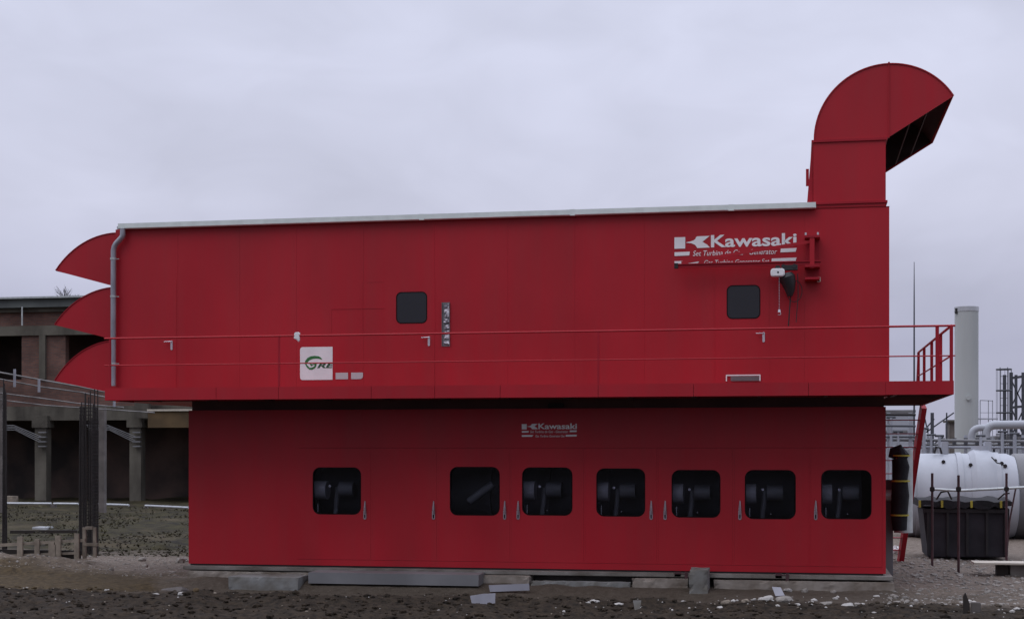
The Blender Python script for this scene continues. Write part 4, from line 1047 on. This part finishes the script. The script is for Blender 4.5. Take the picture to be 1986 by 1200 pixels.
# strapped black bundle
by_ = 2.6; bx_ = PX(1744, by_)
bd = empty('wrapped_bundle', (bx_, by_, 0), 'tall black wrapped bundle with yellow straps beside the hall corner', 'bundle')
def bp(px, py): x, z = P(px, py, by_); return (x, by_, z)
pts = [bp(1745, 1028), bp(1744, 1000), bp(1746, 960), bp(1745, 930), bp(1747, 905), bp(1744, 888)]
MB().tube(pts, [.14, .165, .18, .155, .175, .15], 12).build('wrapping', 'tarp', bd, smooth=True)
pts = [bp(1744, 890), bp(1750, 880), bp(1744, 873), bp(1734, 876), bp(1729, 888)]
MB().tube(pts, [.145, .14, .13, .11, .07], 10).build('folded_top', 'skip', bd, smooth=True)
for py_, px_ in ((883, 1747), (932, 1747), (998, 1745)):
    x, z = P(px_, py_, by_); MB().tube([(x, by_, z - .018), (x, by_, z + .014)], .183, 14).build('strap', 'yellow', bd, smooth=True)
yj = by_ + .42
MB().tube([(PX(1752, yj), yj, PZ(1752, 1032, yj)), (PX(1752, yj), yj, PZ(1752, 872, yj))], .19, 18).build('metal_jacket', 'galv', bd, smooth=True)
zj = PZ(1752, 960, yj); MB().tube([(PX(1752, yj), yj, zj), (XR2 - .02, yj, zj)], .12, 14).build('branch_pipe', 'galv', bd, smooth=True)
x, z = P(1726, 930, by_ + .5); x2, _ = P(1735, 930, by_ + .5)
cb = MB().box(x - .4, x2 - .03, by_ + .5, by_ + .9, 0, z).build('control_cabinet', 'tank_grey', loc=(x, by_ + .5, 0), bevel=.01); tag(cb, 'grey cabinet with a yellow sticker between hall corner and black bundle', 'cabinet')
x, z = P(1722, 960, by_ + .49); MB().box(x, x + .06, by_ + .49, by_ + .498, z - .1, z + .1).build('sticker', 'yellow', cb)

# white horizontal tank
YT = 17.0
def tp(px, py, Y=YT): x, z = P(px, py, Y); return x, z
x0_, zt_ = tp(1762, 879); zb0 = tp(1762, 1048)[1]; rz = (zt_ - zb0) / 2; zc_ = (zt_ + zb0) / 2; x1_ = tp(1962, 879)[0]
tk = empty('storage_tank', ((x0_ + x1_) / 2, YT + rz, 0), 'big white horizontal cylindrical tank with weld bands at the right', 'tank')
cy = YT + rz
rad_ = rz
MB().tube([(x0_ + .0, cy, zc_), (x0_ + .25, cy, zc_), (x0_ + .26, cy, zc_), (x1_, cy, zc_), (x1_ + .22, cy, zc_), (x1_ + .3, cy, zc_)], [rad_ * .97, rad_ * .97, rad_, rad_, rad_ * .93, rad_ * .7], 56).build('tank_shell', 'tank', tk, smooth=True)
for px_, rr_, wd in ((1860, 1.028, .16), (1935, 1.03, .14)):
    x = tp(px_, 900)[0]; MB().tube([(x, cy, zc_), (x + wd, cy, zc_)], rad_ * rr_, 56).build('weld_band', 'tank', tk, smooth=True)
xa_, xb_, xc_ = tp(1886, 900)[0], tp(1896, 900)[0], tp(1925, 900)[0]
MB().tube([(xa_, cy, zc_), (xb_, cy, zc_), (xc_, cy, zc_), (xc_ + .2, cy, zc_)], [rad_ * 1.01, rad_ * 1.10, rad_ * 1.09, rad_ * 1.01], 56).build('reinforced_band', 'tank', tk, smooth=True)
MB().tube([(x0_ - .12, cy, zc_), (x0_ - .001, cy, zc_)], rad_ * .86, 48).build('end_flange', 'tank', tk, smooth=True)
for px_ in (1840, 1926):
    x = tp(px_, 900)[0]; MB().box(x - .1, x + .1, cy - .2, cy + .2, zc_ + rad_ * .98, zc_ + rad_ + .36).build('lifting_lug', 'tank', tk, bevel=.02)
x = tp(1912, 900)[0]; MB().tube([(x, cy, zc_ + rad_), (x, cy, zc_ + rad_ * 1.18)], .28, 20).build('manhole', 'tank', tk, smooth=True)
mb = MB()
for px_, py_ in ((1831, 895), (1883, 901), (1932, 893), (1944, 898), (1950, 903)):
    x, z = tp(px_, py_, YT + .3); dd = cy - math.sqrt(max(.01, rad_ ** 2 - (z - zc_) ** 2)); mb.tube([(x, dd - .09, z), (x, dd + .05, z)], .055, 8)
mb.tube([(tp(1926, 890)[0], YT - .02 + .35, tp(1926, 886)[1]), (tp(1935, 890)[0], YT + .2, tp(1935, 897)[1]), (tp(1944, 890)[0], YT + .2, tp(1944, 899)[1])], .02, 5)
mb.tube([(tp(1817, 880)[0], YT + .9, tp(1817, 879)[1]), (tp(1821, 880)[0], YT + .9, tp(1821, 866)[1]), (tp(1829, 880)[0], YT + .9, tp(1829, 868)[1]), (tp(1832, 880)[0], YT + .9, tp(1832, 880)[1])], .035, 6)
mb.build('fitting', 'dark', tk, split=True)
for px_ in (1800, 1925):
    x = tp(px_, 900)[0]; MB().box(x - .15, x + .15, cy - 1.0, cy + 1.0, -.05, zc_ - rad_ * .75).build('saddle', 'conc_dark', tk)
x0q, zq = tp(1974, 880, YT + .6); x1q = tp(2160, 880, YT + .6)[0]
o = empty('storage_tank', (x0q, YT + 1.6, 0), 'darker grey tank cut off by the right edge of the picture', 'tank')
MB().tube([(x0q - .15, cy + .3, zc_), (x0q, cy + .3, zc_), (x1q, cy + .3, zc_)], [rad_ * .9, rad_ * 1.0, rad_ * 1.0], 48).build('tank_shell', 'tank_grey', o, smooth=True)
MB().box(x0q + 1, x0q + 1.3, cy - .7, cy + 1.3, -.05, zc_ - rad_ * .7).build('saddle', 'conc_dark', o)

# pale chimney
YC = 32.0
cx0, ctop = P(1851, 596, YC); cx1, _ = P(1898, 596, YC); cr_ = (cx1 - cx0) / 2; cc = (cx0 + cx1) / 2
ch = empty('chimney', (cc, YC, 0), 'plain pale grey cylindrical chimney behind the stair landing', 'chimney')
MB().tube([(cc, YC, 0), (cc, YC, ctop - .1)], cr_ * .985, 40).build('shaft', 'stack', ch, smooth=True)
MB().tube([(cc, YC, ctop - .18), (cc, YC, ctop)], cr_ * 1.02, 40).build('cap_ring', 'stack_cap', ch, smooth=True)
z = PZ(1877, 772, YC); MB().tube([(cc + .02, YC - cr_ - .08, z), (cc + .02, YC - cr_ + .05, z)], .09, 12).build('port', 'stack', ch, smooth=True)
z = PZ(1851, 605, YC); MB().box(cc - cr_ * 1.0, cc - cr_ * .8, YC - cr_ * .62, YC - cr_ * .5, z - .1, z + .12).build('plate', 'dark', ch)
# lightning rod
YA = 24.0
x, z = P(1773, 508, YA)
o = MB().tube([(x, YA, 0), (x, YA, z * .62), (x, YA, z * .85), (x, YA, z)], [.035, .03, .022, .010], 8).build('lightning_rod', 'steel_far', smooth=True, loc=(x, YA, 0)); tag(o, 'thin tall dark lightning rod left of the pale chimney', 'mast')
# ladder tower at the right edge
YK = 36.0
kt = empty('steel_tower', (PX(1962, YK), YK, 0), 'dark steel access tower with caged ladder at the right edge', 'tower')
K = lambda px, py, dy=0: (P(px, py, YK + dy)[0], YK + dy, P(px, py, YK + dy)[1])
mb = MB()
for px_, t_, wd in ((1961, 722, .13), (1984, 722, .11), (2040, 722, .13)):
    a = K(px_, t_); mb.box(a[0] - wd / 2, a[0] + wd / 2, YK - wd / 2, YK + wd / 2, 0, a[2])
    mb.box(a[0] - wd / 2, a[0] + wd / 2, YK + 2 - wd / 2, YK + 2 + wd / 2, 0, a[2])
mb.build('column', 'steel_far', kt, split=True)
mb = MB()
for (a, b) in (((1961, 733), (2040, 722)), ((1961, 790), (2040, 782)), ((1961, 845), (2040, 842))): mb.bar(K(*a), K(*b), .09, .10)
for (a, b) in (((1963, 740), (1984, 785)), ((1984, 740), (1963, 785)), ((1963, 795), (1984, 842)), ((1984, 795), (1963, 842))): mb.bar(K(*a), K(*b), .05)
mb.build('bracing', 'steel_far', kt)
mb = MB()
for py_ in (716, 757, 800, 842):
    c0 = K(1947, py_, -.4); mb.tube([(c0[0] + .30 * math.cos(t), YK - .4 + .30 * math.sin(t), c0[2]) for t in [R(20 * i) for i in range(19)]], .028, 5, caps=False)
for i in range(7):
    t = R(180 * i / 6 + 180); c0 = K(1947, 716, -.4); c1 = K(1947, 850, -.4)
    mb.tube([(c0[0] + .30 * math.cos(t), YK - .4 + .30 * math.sin(t), c0[2]), (c0[0] + .30 * math.cos(t), YK - .4 + .30 * math.sin(t), c1[2])], .010, 4)
mb.build('ladder_cage', 'steel_far', kt)
mb = MB()
for dx in (-.15, .15):
    c0 = K(1947, 712, -.1); mb.bar((c0[0] + dx, YK - .1, 0), (c0[0] + dx, YK - .1, c0[2]), .03)
z = .3
while z < c0[2]: mb.bar((c0[0] - .15, YK - .1, z), (c0[0] + .15, YK - .1, z), .02); z += .3
mb.build('ladder', 'steel_far', kt)
# platform rail right of the chimney
mb = MB()
a, b = K(1901, 776, -4), K(1925, 777, -4); mb.bar(a, b, .03)
for px_ in (1901, 1917, 1925): p = K(px_, 776, -4); mb.bar((p[0], p[1], 0), p, .03)
mb.bar(K(1900, 800, -4), K(1930, 800, -4), .02); mb.bar(K(1898, 812, -4), K(1935, 812, -4), .12, .05)
o = mb.build('hand_rail', 'pale_wall', loc=(a[0], a[1], 0)); tag(o, 'faint pale handrail just right of the chimney', 'railing')
# white insulated pipes with elbows
YE = 27.0
E = lambda px, py, dy=0: (P(px, py, YE + dy)[0], YE + dy, P(px, py, YE + dy)[1])
def elbow(pts, r, label):
    pts = [Vector(E(*p)) for p in pts]; o_ = []
    for i in range(len(pts) - 1):
        if i: 
            p0, p1, p2 = pts[i - 1], pts[i], pts[i + 1]; d = .34
            a = p1 + (p0 - p1).normalized() * d; b = p1 + (p2 - p1).normalized() * d
            for k in range(7): t = k / 6; o_.append(a * (1 - t) ** 2 + p1 * 2 * t * (1 - t) + b * t * t)
        else: o_.append(pts[0])
    o_.append(pts[-1])
    o = MB().tube(o_, r, 16).build('insulated_pipe', 'tank', smooth=True, loc=tuple(o_[0])); tag(o, label, 'pipe', 'white insulated elbow pipes')
elbow([(1884, 900), (1884, 829), (1912, 829)], .12, 'shorter white elbow pipe nearer the chimney')
elbow([(1912, 900), (1912, 824), (2060, 822)], .155, 'thicker white elbow pipe running off to the right edge')
# pipe rack and cladded plant behind
YQ = 22.0
pr = empty('pipe_rack', (PX(1760, YQ), YQ, 0), 'rack of thin pale pipes seen between hall and tank', 'pipes')
Q = lambda px, py, dy=0: (P(px, py, YQ + dy)[0], YQ + dy, P(px, py, YQ + dy)[1])
for i, (x0q, y0q, x1q, y1q, r, m_) in enumerate(((1640, 803, 1776, 804, .045, 'dark'), (1640, 825, 1776, 826, .035, 'steel_far'), (1640, 847, 1776, 847, .035, 'steel_far'), (1700, 852, 2000, 856, .05, 'tank_grey'), (1640, 866, 1990, 868, .045, 'pale_wall'), (1780, 862, 1990, 862, .04, 'tank_grey'))):
    MB().tube([Q(x0q, y0q, i * .2), Q(x1q, y1q, i * .2)], r, 8).build('pipe', m_, pr, smooth=True)
mb = MB()
for px_ in (1724, 1766): p = Q(px_, 800, .5); mb.box(p[0] - .06, p[0] + .06, p[1], p[1] + .1, 0, p[2])
for px_ in (1800, 1873, 1985): p = Q(px_, 852, 1.); mb.box(p[0] - .05, p[0] + .05, p[1], p[1] + .1, 0, p[2] + .15)
mb.build('rack_post', 'pale_wall', pr, split=True)
mb = MB()
for i in range(10): p = Q(1785 + i * 22, 856, .9); mb.box(p[0] - .06, p[0] + .06, p[1] - .06, p[1] + .06, p[2] - .08, p[2] + .12)
mb.build('clamp', 'steel_far', pr, split=True)
for px_, t_, rr in ((1728, 810, .05), (1742, 838, .04), (1792, 832, .06), (1806, 844, .04), (1822, 846, .05), (1902, 846, .05), (1944, 838, .05), (1968, 842, .06)):
    p = Q(px_, t_, .4); v_ = MB().tube([(p[0], p[1], 0), p], rr, 8).build('riser', 'pale_wall', pr, smooth=True)
    MB().tube([(p[0] - .15, p[1], p[2] + .02), (p[0] + .15, p[1], p[2] + .02)], rr * .8, 8).build('valve', 'steel_far', v_, smooth=True)
YZ = 48.0
W_ = lambda px, py: P(px, py, YZ)
a, b = W_(1600, 795), W_(1772, 900)
o = empty('cladded_shed', (b[0], YZ, 0), 'pale cladded plant shed far behind the hall corner', 'building')
MB().box(a[0], b[0], YZ, YZ + 8, 0, W_(1700, 800)[1]).build('wall', 'pale_wall', o)
MB().box(a[0], b[0] + .1, YZ - .1, YZ + 8, W_(1700, 800)[1], W_(1700, 795)[1]).build('roof', 'tank_grey', o)
MB().box(a[0], b[0] - .3, YZ - .06, YZ - .01, W_(1700, 838)[1], W_(1700, 834)[1]).build('band', 'tank_grey', o)
a, b = W_(1822, 815), W_(1849, 850)
o = MB().box(a[0], b[0], YZ - 5, YZ - 3, 0, P(1822, 818, YZ - 5)[1]).build('brick_outbuilding', 'conc_dark', loc=(a[0], YZ - 5, 0), bevel=.03); tag(o, 'small dull brown block building left of the chimney foot', 'building')
MB().box(a[0] - .1, b[0] + .1, YZ - 5.15, YZ - 2.9, P(1822, 818, YZ - 5)[1], P(1822, 814, YZ - 5)[1]).build('roof', 'old_conc', o)
mb = MB()
YD = 30
dd = [((1796, 838), (1850, 800)), ((1790, 795), (1800, 840)), ((1800, 870), (1830, 846)), ((1836, 800), (1836, 862)), ((1796, 830), (1812, 812))]
for a, b in dd:
    p, q = P(*a, YD), P(*b, YD); mb.bar((p[0], YD, p[1]), (q[0], YD, q[1]), .05)
p = P(1808, 850, YD); mb.box(p[0] - .06, p[0] + .06, YD - .05, YD + .05, 0, P(1808, 800, YD)[1])
o = mb.build('steel_bracing', 'steel_far', loc=(p[0], YD, 0)); tag(o, 'thin slanting steel bracing left of the chimney', 'bracing')
# low far plant along the horizon on the right
mb = MB(); rnd = random.Random(17); YY = 120
for px_, w_, t_ in ((1790, 60, 866), (1850, 80, 862), (1930, 60, 850), (1990, 90, 846)):
    a, b = P(px_, t_, YY), P(px_ + w_, t_, YY)
    o = MB().box(a[0], b[0] - .2, YY, YY + 20, 0, a[1]).build('distant_shed', 'pale_wall', loc=(a[0], YY, 0)); 
    MB().box(a[0] - .1, b[0] - .1, YY - .2, YY + 20.2, a[1], a[1] + .25).build('roof', 'tank_grey', o)
    tag(o, 'low pale shed on the horizon ' + {1790: 'left of the chimney foot', 1850: 'right behind the chimney foot', 1930: 'behind the access tower', 1990: 'beyond the right edge tank'}[px_], 'building', 'far sheds on the horizon')
